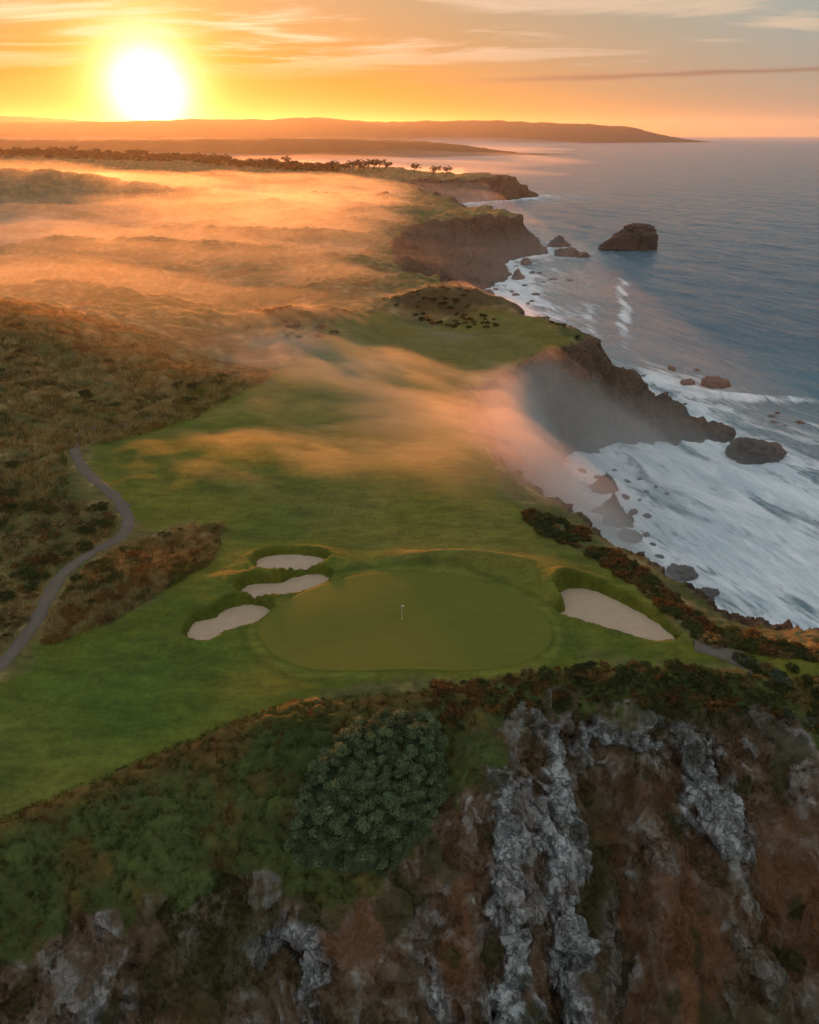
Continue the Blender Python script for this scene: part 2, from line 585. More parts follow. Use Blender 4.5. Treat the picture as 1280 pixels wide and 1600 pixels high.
def cliff_cover(x, y, z):
    """what the near rock face is made of: pale stone, red earth slopes, green slopes, and how craggy it is"""
    n2 = fbm(x / 3.5, y / 3.5, 6.1, 3)
    n4 = fbm(x / 5, (y + z) / 9, z / 9, 4)
    zz = z - 2 + 4 * n4
    xx = x + 2.0 * n2
    pale = np.maximum.reduce([1.2 * gauss(xx, zz, 10.0, 26, 1.9, 9), 0.9 * gauss(xx, zz, 16, 24, 2.2, 14), 0.85 * gauss(xx, zz, 27, 33, 9, 3.5) * sstep(-0.2, 0.2, n4),
                              0.8 * gauss(xx, zz, 34, 30, 4, 4), 0.8 * gauss(xx, zz, -27, 20, 2, 7), 0.8 * gauss(xx, zz, -11, 27, 5, 2.4), 0.6 * gauss(xx, zz, 2, 18, 4, 9) * sstep(-0.1, 0.3, n4)])
    soil = np.maximum.reduce([1.2 * gauss(xx, z, 30, 21, 4.2, 7), 0.9 * gauss(xx + 0.35 * (z - 24), z, 24, 24, 1.3, 9), 0.9 * gauss(xx, z, 28, 12, 5, 8), 0.8 * gauss(xx, z, 43, 24, 5, 9),
                              0.8 * gauss(xx, z, -4, 30, 4, 4), 0.7 * gauss(xx, z, -20, 24, 5, 6), 0.75 * gauss(xx, z, 5, 29, 2.2, 6)])
    moss = np.maximum.reduce([gauss(xx, z, 20.8, 25, 2.4, 5.5), gauss(xx, z, 37.5, 12, 4, 8), 0.9 * gauss(xx, z, -18, 29, 7, 4), 0.8 * gauss(xx, z, -6, 20, 4, 6),
                              0.9 * gauss(xx, z, 27, 37.5, 16, 2.0), sstep(0.2, 0.55, fbm(x / 5, y / 5, z / 7 + 31, 3)) * 0.8])
    crag = np.clip(0.25 + 0.45 * sstep(-0.25, 0.25, n4) + 0.9 * sstep(0.2, 0.55, pale) - 0.9 * sstep(0.25, 0.6, soil) * (pale < 0.6) - 0.6 * sstep(0.4, 0.7, moss) * (pale < 0.6), 0.10, 1.1)
    return n4, pale, soil, moss, crag


def build_terrain():
    rs = list(np.arange(22, 38, 0.2)) + list(np.arange(38, 74, 0.13)) + list(np.arange(74, 82, 0.18))
    r = rs[-1]
    while r < 2700:
        r *= 1.0026 if r < 200 else (1.0042 if r < 620 else 1.008)
        rs.append(r)
    rs = np.array(rs, np.float32)
    az = np.radians(np.linspace(-58, 58, 800)).astype(np.float32)
    RR, AZ = np.meshgrid(rs, az, indexing='ij')
    x = (RR * np.sin(AZ)).ravel()
    y = (RR * np.cos(AZ)).ravel()
    z, t, db, dr, front = height(x, y)
    nr, nc = RR.shape
    fc = grid_faces(nr, nc)
    keep = (z[fc] > SEA - 3.5).any(1)
    a = np.abs(np.arctan2(x, y))
    keep &= ~((RR.ravel()[fc].min(1) > 260) & (a[fc].min(1) > R(40)))
    V = np.stack([x, y, z], 1)
    # normals of the plain height field
    g = V.reshape(nr, nc, 3)
    du = np.gradient(g, axis=0)
    dv = np.gradient(g, axis=1)
    nrm = np.cross(dv, du).reshape(-1, 3)
    nrm /= np.linalg.norm(nrm, axis=1)[:, None] + 1e-9
    slope = nrm[:, 2]
    # rock: steep places under the brow
    rock = sstep(0.80, 0.55, slope) * sstep(1.0, 0.93, t) * (db > -6)
    rock = np.maximum(rock, sstep(0.97, 0.90, t) * (db > -8) * 0.85)
    rockf = front * sstep(0.84, 0.74, t + 0.07 * fbm(x / 5, y / 5, z / 5, 4))
    rock = rock * (1 - front) + rockf
    n4, pale, soil, moss, crag = cliff_cover(x, y, z)
    pale, soil, moss = pale * front, soil * front, moss * front
    crag = crag * front + (1 - front)
    m = (rock > 0.01) & (db > -8)
    xm, ym, zm = x[m], y[m], z[m]
    rr = np.sqrt(xm ** 2 + ym ** 2)
    s = 1 + 2.0 * sstep(110, 300, rr) + 3.0 * sstep(300, 900, rr)
    wob = fbm(xm / (7 * s), ym / (7 * s), zm / (9 * s), 2)
    rib = fbm((xm + 0.45 * zm) / (3.6 * s) + 0.5 * wob, ym / (9 * s), (zm - 0.3 * xm) / (16 * s), 3, 0.5, ridged=True)
    rid = fbm((xm + 0.35 * zm) / (5.0 * s) + wob, ym / (5 * s), zm / (11 * s) + wob, 5, 0.52, ridged=True)
    blk = fbm((xm - 0.4 * zm) / (1.7 * s), ym / (1.7 * s), zm / (3.0 * s), 3, 0.5, ridged=True)
    fa = facets((xm + 0.45 * zm + 0.8 * wob) / (2.6 * s), (ym + 0.5 * wob) / (2.6 * s), (zm - 0.3 * xm) / (4.6 * s))
    fb_ = facets((xm + 0.45 * zm) / (0.95 * s) + wob, ym / (0.95 * s), (zm - 0.3 * xm) / (1.7 * s), 5)
    fc_ = facets((xm + 0.45 * zm) / (6.0 * s), ym / (6.0 * s), (zm - 0.3 * xm) / (10.0 * s), 9)
    disp = (1.15 * (rib - 0.7) + 0.55 * (rid - 0.6) + 0.75 * fa + 0.34 * fb_) * s ** 0.8 * crag[m] + 1.0 * fc_ * s ** 0.8 * (0.35 + 0.65 * crag[m])
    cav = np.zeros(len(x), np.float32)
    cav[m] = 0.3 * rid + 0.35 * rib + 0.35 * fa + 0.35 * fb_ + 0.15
    V[m] += nrm[m] * (disp * rock[m])[:, None]
    # rough heath hummocks on vegetated ground outside the mown course
    dc = sdist(COURSE, x[:1], y[:1]) * 0
    dPath = Field(path_dist)
    dcf = Field(lambda X, Y: sdist(COURSE, X, Y))
    dc = dcf(x, y)
    rough = sstep(0.3, -0.8, dc) * (1 - rock) * sstep(0.05, 0.3, t)
    rough *= sstep(1.6, 4.0, dPath(x, y))
    mm = rough > 0.02
    s2 = 1 + 2.2 * sstep(100, 260, np.sqrt(x[mm] ** 2 + y[mm] ** 2))
    V[mm, 2] += rough[mm] * (0.55 * np.abs(fbm(x[mm] / (3.2 * s2), y[mm] / (2.2 * s2), 1.0, 3)) * s2 + 0.18 * fbm(x[mm] / 0.9, y[mm] / 0.9, 2.0, 2))
    # --- surface colours (turf, heath, earth and stone, with some shade and haze painted in)
    n1 = fbm(x / 14, y / 11, 4.4, 4)
    n2 = fbm(x / 3.5, y / 3.5, 6.1, 3)
    n3 = fbm(x / 60, y / 45, 9.4, 3)
    c = np.zeros((len(x), 3), np.float32)

    def lay(w, rgb):
        nonlocal c
        w = np.clip(w, 0, 1)[:, None]
        c = c * (1 - w) + np.array(rgb, np.float32) * w
    lay(np.ones(len(x)), (0.086, 0.090, 0.010))
    lay(sstep(-0.1, 0.5, n1) * 0.7, (0.120, 0.108, 0.015))
    lay(sstep(0.1, 0.6, n3) * 0.5, (0.13, 0.11, 0.032))
    lay(sstep(0.1, -0.5, n1 + 0.4 * n2) * 0.6, (0.052, 0.076, 0.010))
    lay(gauss(x, y, -34, 66, 16, 12) * 0.75, (0.050, 0.084, 0.012))  # shade on the lower left turf, painted as deeper green
    lay(gauss(x, y, 8, 104, 16, 8) * 0.55, (0.135, 0.118, 0.018))
    dgr = sdist(GREEN, x, y)
    lay(np.exp(-((dgr + 0.9) / 0.5) ** 2) * 0.55, (0.118, 0.122, 0.020))
    lay(np.exp(-((dgr + 2.1) / 0.5) ** 2) * 0.5, (0.050, 0.070, 0.010))
    lay(np.exp(-((dgr + 5.2) / 1.2) ** 2) * 0.35 * sstep(-4, 10, x), (0.115, 0.120, 0.022))
    lay(sstep(205, 225, y) * sstep(330, 270, y) * sstep(-30, 0, x) * 0.7, (0.125, 0.098, 0.024))  # haze over the headland top put into its golden olive colour
    # heath and dune grass
    ro = sstep(0.8, -1.8, dc + 1.6 * n2 + 2.6 * n1)
    lay(ro, (0.145, 0.108, 0.040))
    lay(ro * sstep(0.0, 0.5, n2 + 0.4 * n1), (0.25, 0.175, 0.072))
    lay(ro * sstep(0.0, 0.55, n1 - 0.3 * n2) * 0.7, (0.165, 0.078, 0.022))
    lay(ro * sstep(0.05, -0.45, n1) * 0.8, (0.065, 0.075, 0.020))
    lay(sstep(0.25, 0.6, gauss(x, y, 14, 280, 26, 11) + 0.2 * n2), (0.075, 0.052, 0.020))
    lay(sstep(0.3, 0.7, gauss(x, y, -38, 255, 24, 11) + 0.2 * n2) * 0.8, (0.10, 0.066, 0.024))
    # front bank: green and rust grasses
    fb = front * sstep(1.0, 0.985, t)
    lay(fb, (0.062, 0.074, 0.019))
    k2 = fbm((x + 0.8 * y) / 7, (y - 0.8 * x) / 16, 3.1, 3)
    lay(fb * sstep(0.0, 0.8, k2 + 0.8 * n2) * 0.6, (0.12, 0.062, 0.018))
    lay(fb * sstep(0.1, 0.6, -k2 + 0.3 * n2) * 0.6, (0.072, 0.095, 0.026))
    lay(fb * sstep(0.93, 0.99, t) * 0.6, (0.15, 0.062, 0.016))
    lay(fb * gauss(x, y, -12, 60.5, 5.5, 5), (0.034, 0.050, 0.012))  # shading of the grassy hump painted into its dark green
    # rock
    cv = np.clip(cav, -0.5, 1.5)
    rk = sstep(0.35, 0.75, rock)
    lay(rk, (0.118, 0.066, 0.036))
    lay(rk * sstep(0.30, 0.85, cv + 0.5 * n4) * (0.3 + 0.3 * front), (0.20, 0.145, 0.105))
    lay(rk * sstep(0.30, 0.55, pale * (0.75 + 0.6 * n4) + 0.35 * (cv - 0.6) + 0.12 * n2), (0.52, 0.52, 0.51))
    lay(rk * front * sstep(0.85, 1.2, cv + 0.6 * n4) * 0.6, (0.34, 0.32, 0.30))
    lay(rk * sstep(0.15, 0.85, soil + 0.45 * n4 + 0.2 * n2) * 0.9, (0.150, 0.062, 0.025))
    lay(rk * moss, (0.052, 0.048, 0.015))
    lay(sstep(SEA + 2.5, SEA + 0.3, V[:, 2]) * (db > -8), (0.035, 0.030, 0.028))
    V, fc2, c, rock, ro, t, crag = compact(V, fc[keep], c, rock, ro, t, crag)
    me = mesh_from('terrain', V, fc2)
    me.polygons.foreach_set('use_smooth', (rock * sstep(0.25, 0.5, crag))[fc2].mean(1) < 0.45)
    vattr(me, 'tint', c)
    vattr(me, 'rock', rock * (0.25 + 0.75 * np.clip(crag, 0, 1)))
    vattr(me, 'rough', ro)
    return me


m_land, T = mat_new('turf_heath_and_rock')
geo = T.n('ShaderNodeNewGeometry')
pos = geo.outputs['Position']
at = T.n('ShaderNodeAttribute', attribute_name='tint')
ar = T.n('ShaderNodeAttribute', attribute_name='rock').outputs['Fac']
ag = T.n('ShaderNodeAttribute', attribute_name='rough').outputs['Fac']
fine = T.noise(pos, 1.6, 6, 0.65)
fine2 = T.noise(pos, 0.33, 5, 0.6)
v = T.math('MULTIPLY_ADD', fine, 1.2, 0.60)
v = T.math('MULTIPLY', v, T.math('MULTIPLY_ADD', fine2, 0.7, 0.65))
rp = T.add(T.vmath('MULTIPLY', pos, (1.0, 1.0, 0.45)), T.scale(T.noise(pos, 0.5, 3, 0.6, color=True), 1.6))
rockfine = T.noise(rp, 1.1, 10, 0.74, 0.6)
crack = T.rng(T.math('ABSOLUTE', T.math('SUBTRACT', T.noise(rp, 0.7, 6, 0.62, 0.3), 0.5)), 0.0, 0.07)
strata = T.noise(T.comb(T.math('MULTIPLY', T.vmath('DOT_PRODUCT', pos, (0.75, 0.3, -0.6)), 0.16), T.math('MULTIPLY', T.vmath('DOT_PRODUCT', pos, (0.55, 0.2, 0.8)), 1.3), 0.0), 1.0, 6, 0.65, 0.7)
rockfine = T.math('ADD', T.math('MULTIPLY', rockfine, 0.62), T.math('MULTIPLY', strata, 0.38))
rv = T.math('MULTIPLY', T.rng(rockfine, 0.30, 0.72, 0.25, 1.55, False), T.math('MULTIPLY_ADD', crack, 0.55, 0.45))
v = T.mix(ar, v, rv)
gs = T.noise(T.vmath('MULTIPLY', pos, (0.4, 1.2, 1.0)), 0.45, 6, 0.66, 0.9)
v = T.math('MULTIPLY', v, T.math('ADD', T.math('MULTIPLY', ar, 1.0), T.math('MULTIPLY', T.math('SUBTRACT', 1.0, ar), T.rng(gs, 0.3, 0.7, 0.68, 1.3, False))))
colr = T.vmath('MULTIPLY', at.outputs['Color'], v)
grassb = T.noise(pos, 3.5, 4, 0.7)
hb = T.math('ADD', T.math('MULTIPLY', T.math('MULTIPLY', rockfine, crack), T.math('MULTIPLY', ar, 0.7)), T.math('MULTIPLY', grassb, T.math('MULTIPLY_ADD', ag, 0.30, 0.10)))
principled(T, colr, 0.9, bump(T, hb, 1.0, 0.8), spec=0.15)
terrain = link('terrain', build_terrain(), m_land, kind='structure')


# ------------------------------------------------------------------ far headlands and hills
def far_hill(name, poly, ridge, hfun, step, seed):
    P = smooth_closed(np.array(poly) * 0.879, 3)
    x0, y0 = P.min(0)
    x1, y1 = P.max(0)
    xs = np.arange(x0, x1, step)
    ys = np.arange(y0, y1, step * 1.6)
    X, Y = np.meshgrid(xs, ys)
    x, y = X.ravel().astype(np.float32), Y.ravel().astype(np.float32)
    wl = step * 14
    d = sdist(P, x + step * 2 * fbm(x / wl, y / wl, seed, 2), y)
    h = hfun(x, y, d) * (1 + 0.06 * fbm(x / wl, y / wl, seed + 5, 4)) + sstep(0, step * 6, d) * step * 0.16 * fbm(x / step / 1.7, y / step / 2, seed + 2, 2)
    z = np.where(d > 0, np.maximum(h, SEA + 0.5), SEA - 6)
    fc = grid_faces(*X.shape)
    keep = (d[fc] > -step * 2.5).any(1)
    V, fc = compact(np.stack([x, y, z], 1), fc[keep])
    return link(name, mesh_from(name, V, fc), m_hill, kind='structure')


m_hill, T = mat_new('wooded_hillside')
pos = T.n('ShaderNodeNewGeometry').outputs['Position']
nn = T.noise(pos, 0.012, 5, 0.6)
principled(T, T.mix(nn, (0.030, 0.032, 0.014), (0.09, 0.07, 0.035)), 0.95, spec=0.1)


def hx(px, py, Y):
    a, b = px - 640.0, 800.0 - py
    fy = F_PX * math.cos(PITCH) + b * math.sin(PITCH)
    fz = -F_PX * math.sin(PITCH) + b * math.cos(PITCH)
    return a / fy * Y, CZ + fz / fy * Y


def profile(pts, Y):
    q = [hx(px, py, Y) for px, py in pts]
    q.sort()
    return np.array([a for a, _ in q]), np.array([max(b, 1) for _, b in q])


# low dark point
pxs, pzs = profile([(-500, 224), (200, 218), (440, 217), (560, 219), (650, 221), (720, 226), (780, 234), (830, 239), (905, 242)], 3780)
far_hill('headland', [(-3600, 3700), (-1200, 3500), (-300, 3600), (200, 3850), (450, 4060), (700, 4180), (880, 4230), (880, 4300), (500, 4600), (0, 5000), (-1500, 5200), (-3600, 5200)], None,
         lambda x, y, d: SEA + (np.interp(x, pxs, pzs) - SEA) * sstep(0, 260, d) ** 0.8, 26.0, 1.0)
# long hill behind
pxh, pzh = profile([(-600, 190), (0, 193), (150, 190), (300, 188), (430, 186), (490, 182.5), (540, 187), (600, 190.5), (640, 189.5), (760, 188.5), (860, 190), (920, 193), (1000, 195), (1060, 200), (1100, 208), (1122, 221)], 8880)
far_hill('hill', [(-9500, 9300), (-4000, 9200), (0, 9350), (2000, 9500), (3300, 9800), (3830, 10080), (3830, 10250), (3200, 10700), (1500, 11600), (-4000, 12500), (-9500, 12500)], None,
         lambda x, y, d: SEA + (np.interp(x, pxh, pzh) - SEA) * sstep(0, 700, d) ** 0.7, 75.0, 2.0)
pxg, pzg = profile([(-900, 176), (-300, 178), (0, 180.5), (60, 186), (150, 191), (300, 196)], 13200)
far_hill('hill', [(-21000, 14000), (-3000, 14200), (-2500, 15500), (-3000, 17000), (-21000, 17000)], None,
         lambda x, y, d: SEA + (np.interp(x, pxg, pzg) - SEA) * sstep(0, 900, d) ** 0.7, 140.0, 3.0)


# ------------------------------------------------------------------ sea
def build_sea():
    rs = [46.0]
    while rs[-1] < 24000:
        r = rs[-1]
        rs.append(r * (1.006 if r < 900 else (1.009 if r < 3000 else 1.03)))
    rs = np.array(rs, np.float32)
    az = np.radians(np.linspace(-62, 62, 620)).astype(np.float32)
    RR, AZ = np.meshgrid(rs, az, indexing='ij')
    x = (RR * np.sin(AZ)).ravel()
    y = (RR * np.cos(AZ)).ravel()
    r = RR.ravel()
    db = dBase(x, y)
    far = sstep(2300, 2500, y)
    d = np.where(far > 0.5, 400.0, -db)
    # swell: crests nearly parallel with the shore, moving in from the right
    ph = (0.93 * x + 0.36 * y) / 31 + 1.1 * fbm(x / 120, y / 120, 1.0, 2)
    ph2 = (0.75 * x + 0.66 * y) / 13 + 0.8 * fbm(x / 50, y / 50, 2.0, 2)
    sw = 1.5 * np.sin(ph * 2 * np.pi / 1.9) * (0.6 + 0.6 * fbm(x / 160, y / 160, 9.0, 2)) + 0.35 * np.sin(ph2 * 2 * np.pi / 2)
    chop = 0.7 * fbm((x * 0.36 - y * 0.93) / 26, (0.93 * x + 0.36 * y) / 9, 5.0, 4)
    damp = sstep(2600, 900, r)
    z = (0.55 * sw + chop) * damp * sstep(-4, 12, d)
    # a breaking crest outside the far bay and one near the headland
    def crest(p, q, w, a):
        nonlocal z
        ax, ay = p
        bx, by = q
        ex, ey = bx - ax, by - ay
        L = math.hypot(ex, ey)
        s = ((x - ax) * ex + (y - ay) * ey) / L
        n = ((x - ax) * ey - (y - ay) * ex) / L + 5 * fbm(s / 40, 0 * s, 3.0, 2)
        k = sstep(-10, 12, s) * sstep(L + 10, L - 12, s)
        z += a * k * np.exp(-(n / w) ** 2)
        return k * np.exp(-((n + w * 0.6) / (w * 0.9)) ** 2)
    fo = crest((139, 505), (98, 338), 4.0, 2.0)
    fo = np.maximum(fo, crest((148, 257), (106, 264), 3.0, 1.5))
    fo = np.maximum(fo, crest((132, 230), (151, 209), 3.0, 1.2) * 0.7)
    fo = np.maximum(fo, crest((77, 180), (95, 132), 3.0, 0.8))
    fo = np.maximum(fo, crest((92, 198), (132, 132), 3.0, 0.8) * 0.8)
    for ox, k_ in ((0, 0.9), (14, 0.7), (27, 0.8), (41, 0.6), (56, 0.5)):
        fo = np.maximum(fo, crest((66 + ox, 206 - 0.2 * ox), (88 + ox, 128 - 0.3 * ox), 2.4, 0.9) * k_)
    for ox, k_ in ((0, 0.7), (22, 0.5)):
        fo = np.maximum(fo, crest((78 + ox, 430), (66 + ox, 345), 3.0, 1.0) * k_)
    bay = gauss(x, y, 78, 165, 42, 50) * 0.80 + gauss(x, y, 92, 268, 34, 40) * 0.65 + gauss(x, y, 60, 190, 30, 30) * 0.3 + gauss(x, y, 66, 440, 26, 110) * 0.55 + gauss(x, y, 98, 122, 40, 28) * 0.7 + gauss(x, y, 118, 190, 30, 50) * 0.25
    foam = np.clip(np.exp(-np.maximum(d, 0) / (22 + 10 * sstep(280, 420, y))) * (0.85 + 0.3 * sstep(280, 400, y)) + bay + 0.75 * fo, 0, 1.2) * (1 - far)
    nb = fbm((x * 0.36 - y * 0.93) / 40, (0.93 * x + 0.36 * y) / 14, 8.0, 4)
    foam = np.clip(foam * (0.9 + 0.55 * nb) + 0.10 * np.maximum(nb, 0) * sstep(300, 40, d), 0, 1.3)
    V = np.stack([x, y, z + SEA], 1)
    fc = grid_faces(*RR.shape)
    keep = (d[fc] > -14).any(1)
    V, fc, foam, dd = compact(V, fc[keep], foam, d)
    me = mesh_from('sea', V, fc)
    vattr(me, 'foam', foam)
    vattr(me, 'depth', np.clip(dd / 120, 0, 1))
    return me


m_sea, T = mat_new('sea_water_and_foam')
pos = T.n('ShaderNodeNewGeometry').outputs['Position']
af = T.n('ShaderNodeAttribute', attribute_name='foam').outputs['Fac']
ad = T.n('ShaderNodeAttribute', attribute_name='depth').outputs['Fac']
px_, py_, pz_ = T.sep(pos)
al = T.math('SUBTRACT', T.math('MULTIPLY', px_, 0.36), T.math('MULTIPLY', py_, 0.93))
ac = T.math('ADD', T.math('MULTIPLY', px_, 0.93), T.math('MULTIPLY', py_, 0.36))
wv = T.comb(T.math('MULTIPLY', al, 0.34), ac, 0.0)
f1 = T.noise(wv, 0.09, 8, 0.68, 0.8)
f2 = T.noise(wv, 0.5, 6, 0.7, 0.5)
fmix = T.math('ADD', T.math('MULTIPLY', f1, 0.7), T.math('MULTIPLY', f2, 0.3))
streak = T.noise(T.comb(T.math('MULTIPLY', al, 0.22), ac, 4.0), 0.16, 7, 0.66, 1.2)
lace = T.math('SUBTRACT', 1.0, T.math('MULTIPLY', T.math('ABSOLUTE', T.math('SUBTRACT', T.noise(wv, 0.28, 5, 0.6, 1.0), 0.5)), 7.0))
ff = T.math('ADD', T.math('MULTIPLY_ADD', af, 0.68, -0.26), T.math('MULTIPLY', T.math('SUBTRACT', fmix, 0.5), 1.9))
ff = T.math('ADD', ff, T.math('MULTIPLY', T.math('SUBTRACT', streak, 0.5), 1.25))
ff = T.math('ADD', ff, T.math('MULTIPLY', T.math('MULTIPLY', lace, af), 0.30))
foamf = T.rng(ff, 0.0, 0.52)
wcol = T.mix(ad, (0.095, 0.21, 0.25), (0.055, 0.115, 0.165))
fcol = T.mix(T.rng(T.noise(wv, 0.11, 7, 0.7, 1.0), 0.35, 0.62), (0.56, 0.65, 0.70), (0.86, 0.89, 0.91))
ccc = T.mix(foamf, wcol, fcol)
w1 = T.noise(wv, 0.16, 6, 0.62, 0.3)
w2 = T.noise(wv, 0.9, 4, 0.6, 0.2)
hb = T.math('ADD', T.math('MULTIPLY', w1, 2.2), T.math('MULTIPLY', w2, 0.35))
hb = T.math('ADD', hb, T.math('MULTIPLY', T.noise(wv, 0.04, 5, 0.6, 0.4), 7.0))
hb = T.math('ADD', hb, T.math('MULTIPLY', foamf, T.math('MULTIPLY', f2, 1.4)))
principled(T, ccc, T.math('MULTIPLY_ADD', foamf, 0.55, 0.24), bump(T, hb, 1.0, 1.0), spec=0.25, IOR=1.33)
sea = link('sea', build_sea(), m_sea, kind='structure')


# ------------------------------------------------------------------ haze and mist (real volumes)
def volume_mat(name, color, density, aniso):
    m, T = mat_new(name)
    pv = T.n('ShaderNodeVolumePrincipled')
    pv.inputs['Color'].default_value = (*color, 1)
    pv.inputs['Density'].default_value = density
    pv.inputs['Anisotropy'].default_value = aniso
    o = T.n('ShaderNodeOutputMaterial')
    T.link(pv.outputs[0], o.inputs['Volume'])
    return m


def box_mesh(name, a, b):
    v = [(x, y, z) for x in (a[0], b[0]) for y in (a[1], b[1]) for z in (a[2], b[2])]
    f = [(0, 1, 3, 2), (4, 6, 7, 5), (0, 4, 5, 1), (2, 3, 7, 6), (0, 2, 6, 4), (1, 5, 7, 3)]
    return mesh_from(name, v, f, False)


haze = link('haze', box_mesh('haze', (-25000, -3000, -11), (25000, 25500, 440)), volume_mat('hazy_air', (0.95, 0.95, 0.97), 1.8e-5, 0.64), kind='stuff')


def mist_mesh(name, xs, ys, top, bottom):
    X, Y = np.meshgrid(xs, ys)
    nr, nc = X.shape
    x, y = X.ravel().astype(np.float32), Y.ravel().astype(np.float32)
    zt = top(x, y)
    edge = np.zeros((nr, nc), bool)
    edge[0], edge[-1], edge[:, 0], edge[:, -1] = True, True, True, True
    zt = np.where(edge.ravel(), bottom + 0.5, zt)
    Vt = np.stack([x, y, np.maximum(zt, bottom + 0.5)], 1)
    Vb = np.stack([x, y, np.full(len(x), bottom, np.float32)], 1)
    f = grid_faces(nr, nc)
    n = nr * nc
    i = np.arange(n).reshape(nr, nc)
    ring = np.concatenate([i[0, :], i[1:, -1], i[-1, -2::-1], i[-2:0:-1, 0]])
    rn = np.roll(ring, -1)
    side = np.stack([ring, ring + n, rn + n, rn], 1)
    F = np.concatenate([f, f[:, ::-1] + n, side[:, ::-1]])
    return mesh_from(name, np.concatenate([Vt, Vb]), F, True)


def ground_smooth(x, y):
    d = dRim(x, y)
    base = plateau(x, y)
    t = sstep(-42, 6, d)
    return SEA + (base - SEA) * t


def mist_near(k):
    def top(x, y):
        g = plateau(x, y) - 34 * sstep(-10, -44, dRim(x, y))
        # streak that crosses the fairway and pours over the cliff into the bay
        pts = [G(420, 520, 44), G(540, 560, 44), G(680, 640, 44), G(790, 690, 42), (34, 176)]
        d = np.full(x.shape, 1e9, np.float32)
        for (ax, ay), (bx, by) in zip(pts[:-1], pts[1:]):
            ex, ey = bx - ax, by - ay
            t = np.clip(((x - ax) * ex + (y - ay) * ey) / (ex * ex + ey * ey), 0, 1)
            d = np.minimum(d, np.hypot(x - ax - t * ex, y - ay - t * ey))
        u, v = (x * 0.8 - y * 0.6), (x * 0.6 + y * 0.8)
        n = fbm(u / 55, v / 17, 3.0 + k * 9, 4) + 0.5 * fbm(u / 20, v / 6, 5.0 + k * 7, 3)
        T = (2.2 + 1.25 * k) * np.exp(-(d / (13 + 8.5 * k)) ** 2) + (2.4 + 0.8 * k) * n - 0.9
        T -= 6 * sstep(125, 98, y) + 12 * sstep(34, 72, x) + 6 * sstep(-40, -90, x)
        return g + T - 16 * sstep(300, 420, y)
    return top


def mist_valley(k):
    def top(x, y):
        g = ground_smooth(x, y)
        n = fbm(x / 150, y / 45, 6.0 + k * 5, 4) + 0.6 * fbm(x / 50, y / 16, 2.0 + k * 3, 3)
        m = sstep(225, 360, y) * sstep(1250, 900, y)
        right = sstep(40, -40, x)
        T = -5 + m * right * (6.5 + 2.5 * k) + (8 + 2 * k) * n * m
        return 40 + (g - 40) * 0.6 + T - 40 * sstep(10, 80, x)
    return top


def mist_far(x, y):
    n = fbm(x / 900, y / 500, 6.0, 4)
    edge = (x - 250 - 0.16 * (y - 1700))
    return 34 + 22 * n - 60 * sstep(-500, 900, edge) + 30 * sstep(6000, 9000, y)


def mist_bay(k):
    def top(x, y):
        n = fbm(x / 26, y / 26, 4.0 + 6 * k, 3)
        d = np.hypot((x - 38) / 1.25, (y - 190) / 1.45) / (29 + 8 * k)
        n = n + 0.6 * fbm(x / 11, y / 11, 9.0 + 6 * k, 3)
        return SEA + 33 * (np.exp(-d * d) - 0.08) + 10 * n * np.exp(-d * d * 0.8) - 2.0
    return top


def mist_thin(x, y):
    n = fbm(x / 220, y / 160, 12.0, 3)
    g = plateau(x, y)
    m = sstep(100, 260, y) * sstep(40, -60, x - 0.02 * y) * sstep(1250, 900, y)
    return 38 + (g - 40) * 0.9 + m * (13 + 7 * n + 5 * sstep(-30, -90, x)) - 3


link('valley_haze', mist_mesh('valley_haze', np.linspace(-1100, 120, 130), np.linspace(90, 1720, 170), mist_thin, -9.5), volume_mat('valley_haze', (0.97, 0.95, 0.94), 0.0013, 0.58), kind='stuff')
for k, dens in ((0.0, 0.0055), (1.0, 0.0045), (2.0, 0.0032)):
    link('bay_mist', mist_mesh('bay_mist', np.linspace(-45 - k, 112 + k, 90), np.linspace(105 - k, 290 + k, 90), mist_bay(k), -8.2 - 0.1 * k), volume_mat('bay_mist', (0.97, 0.95, 0.94), dens, 0.5), kind='stuff')
for k, dens in ((0.0, 0.012), (0.7, 0.010), (1.4, 0.008), (2.1, 0.006), (3.0, 0.004)):
    link('ground_mist', mist_mesh('ground_mist', np.linspace(-130, 110, 160), np.linspace(92 - k, 420 + k, 220), mist_near(k), -8 - 0.1 * k), volume_mat('ground_mist', (0.97, 0.95, 0.94), dens, 0.5), kind='stuff')
for k, dens in ((0.0, 0.0026), (1.2, 0.0014), (2.4, 0.0008)):
    link('valley_mist', mist_mesh('valley_mist', np.linspace(-900 - k, 90 + k, 220), np.linspace(215 - k, 1280 + k, 260), mist_valley(k), -8.5 - 0.1 * k), volume_mat('valley_mist', (0.97, 0.95, 0.94), dens, 0.5), kind='stuff')
link('coastal_fog', mist_mesh('coastal_fog', np.linspace(-9000, 3500, 120), np.linspace(1750, 9600, 110), mist_far, -9), volume_mat('coastal_fog', (0.97, 0.95, 0.94), 0.0005, 0.65), kind='stuff')


# ================================================================== the golf hole
def ring_patch(name, poly, zfun, scales, mat, **props):
    c = poly.mean(axis=0)
    V, n = [], len(poly)
    for sc in scales:
        p = c + (poly - c) * sc
        z = zfun(p[:, 0].astype(np.float32), p[:, 1].astype(np.float32), sc)
        V.append(np.column_stack([p, z]))
    V = np.concatenate(V)
    F = []
    for k in range(len(scales) - 1):
        i = np.arange(n)
        j = (i + 1) % n
        F.append(np.stack([k * n + i, k * n + j, (k + 1) * n + j, (k + 1) * n + i], 1))
    F = np.concatenate(F)
    return link(name, mesh_from(name, V, F), mat, **props)


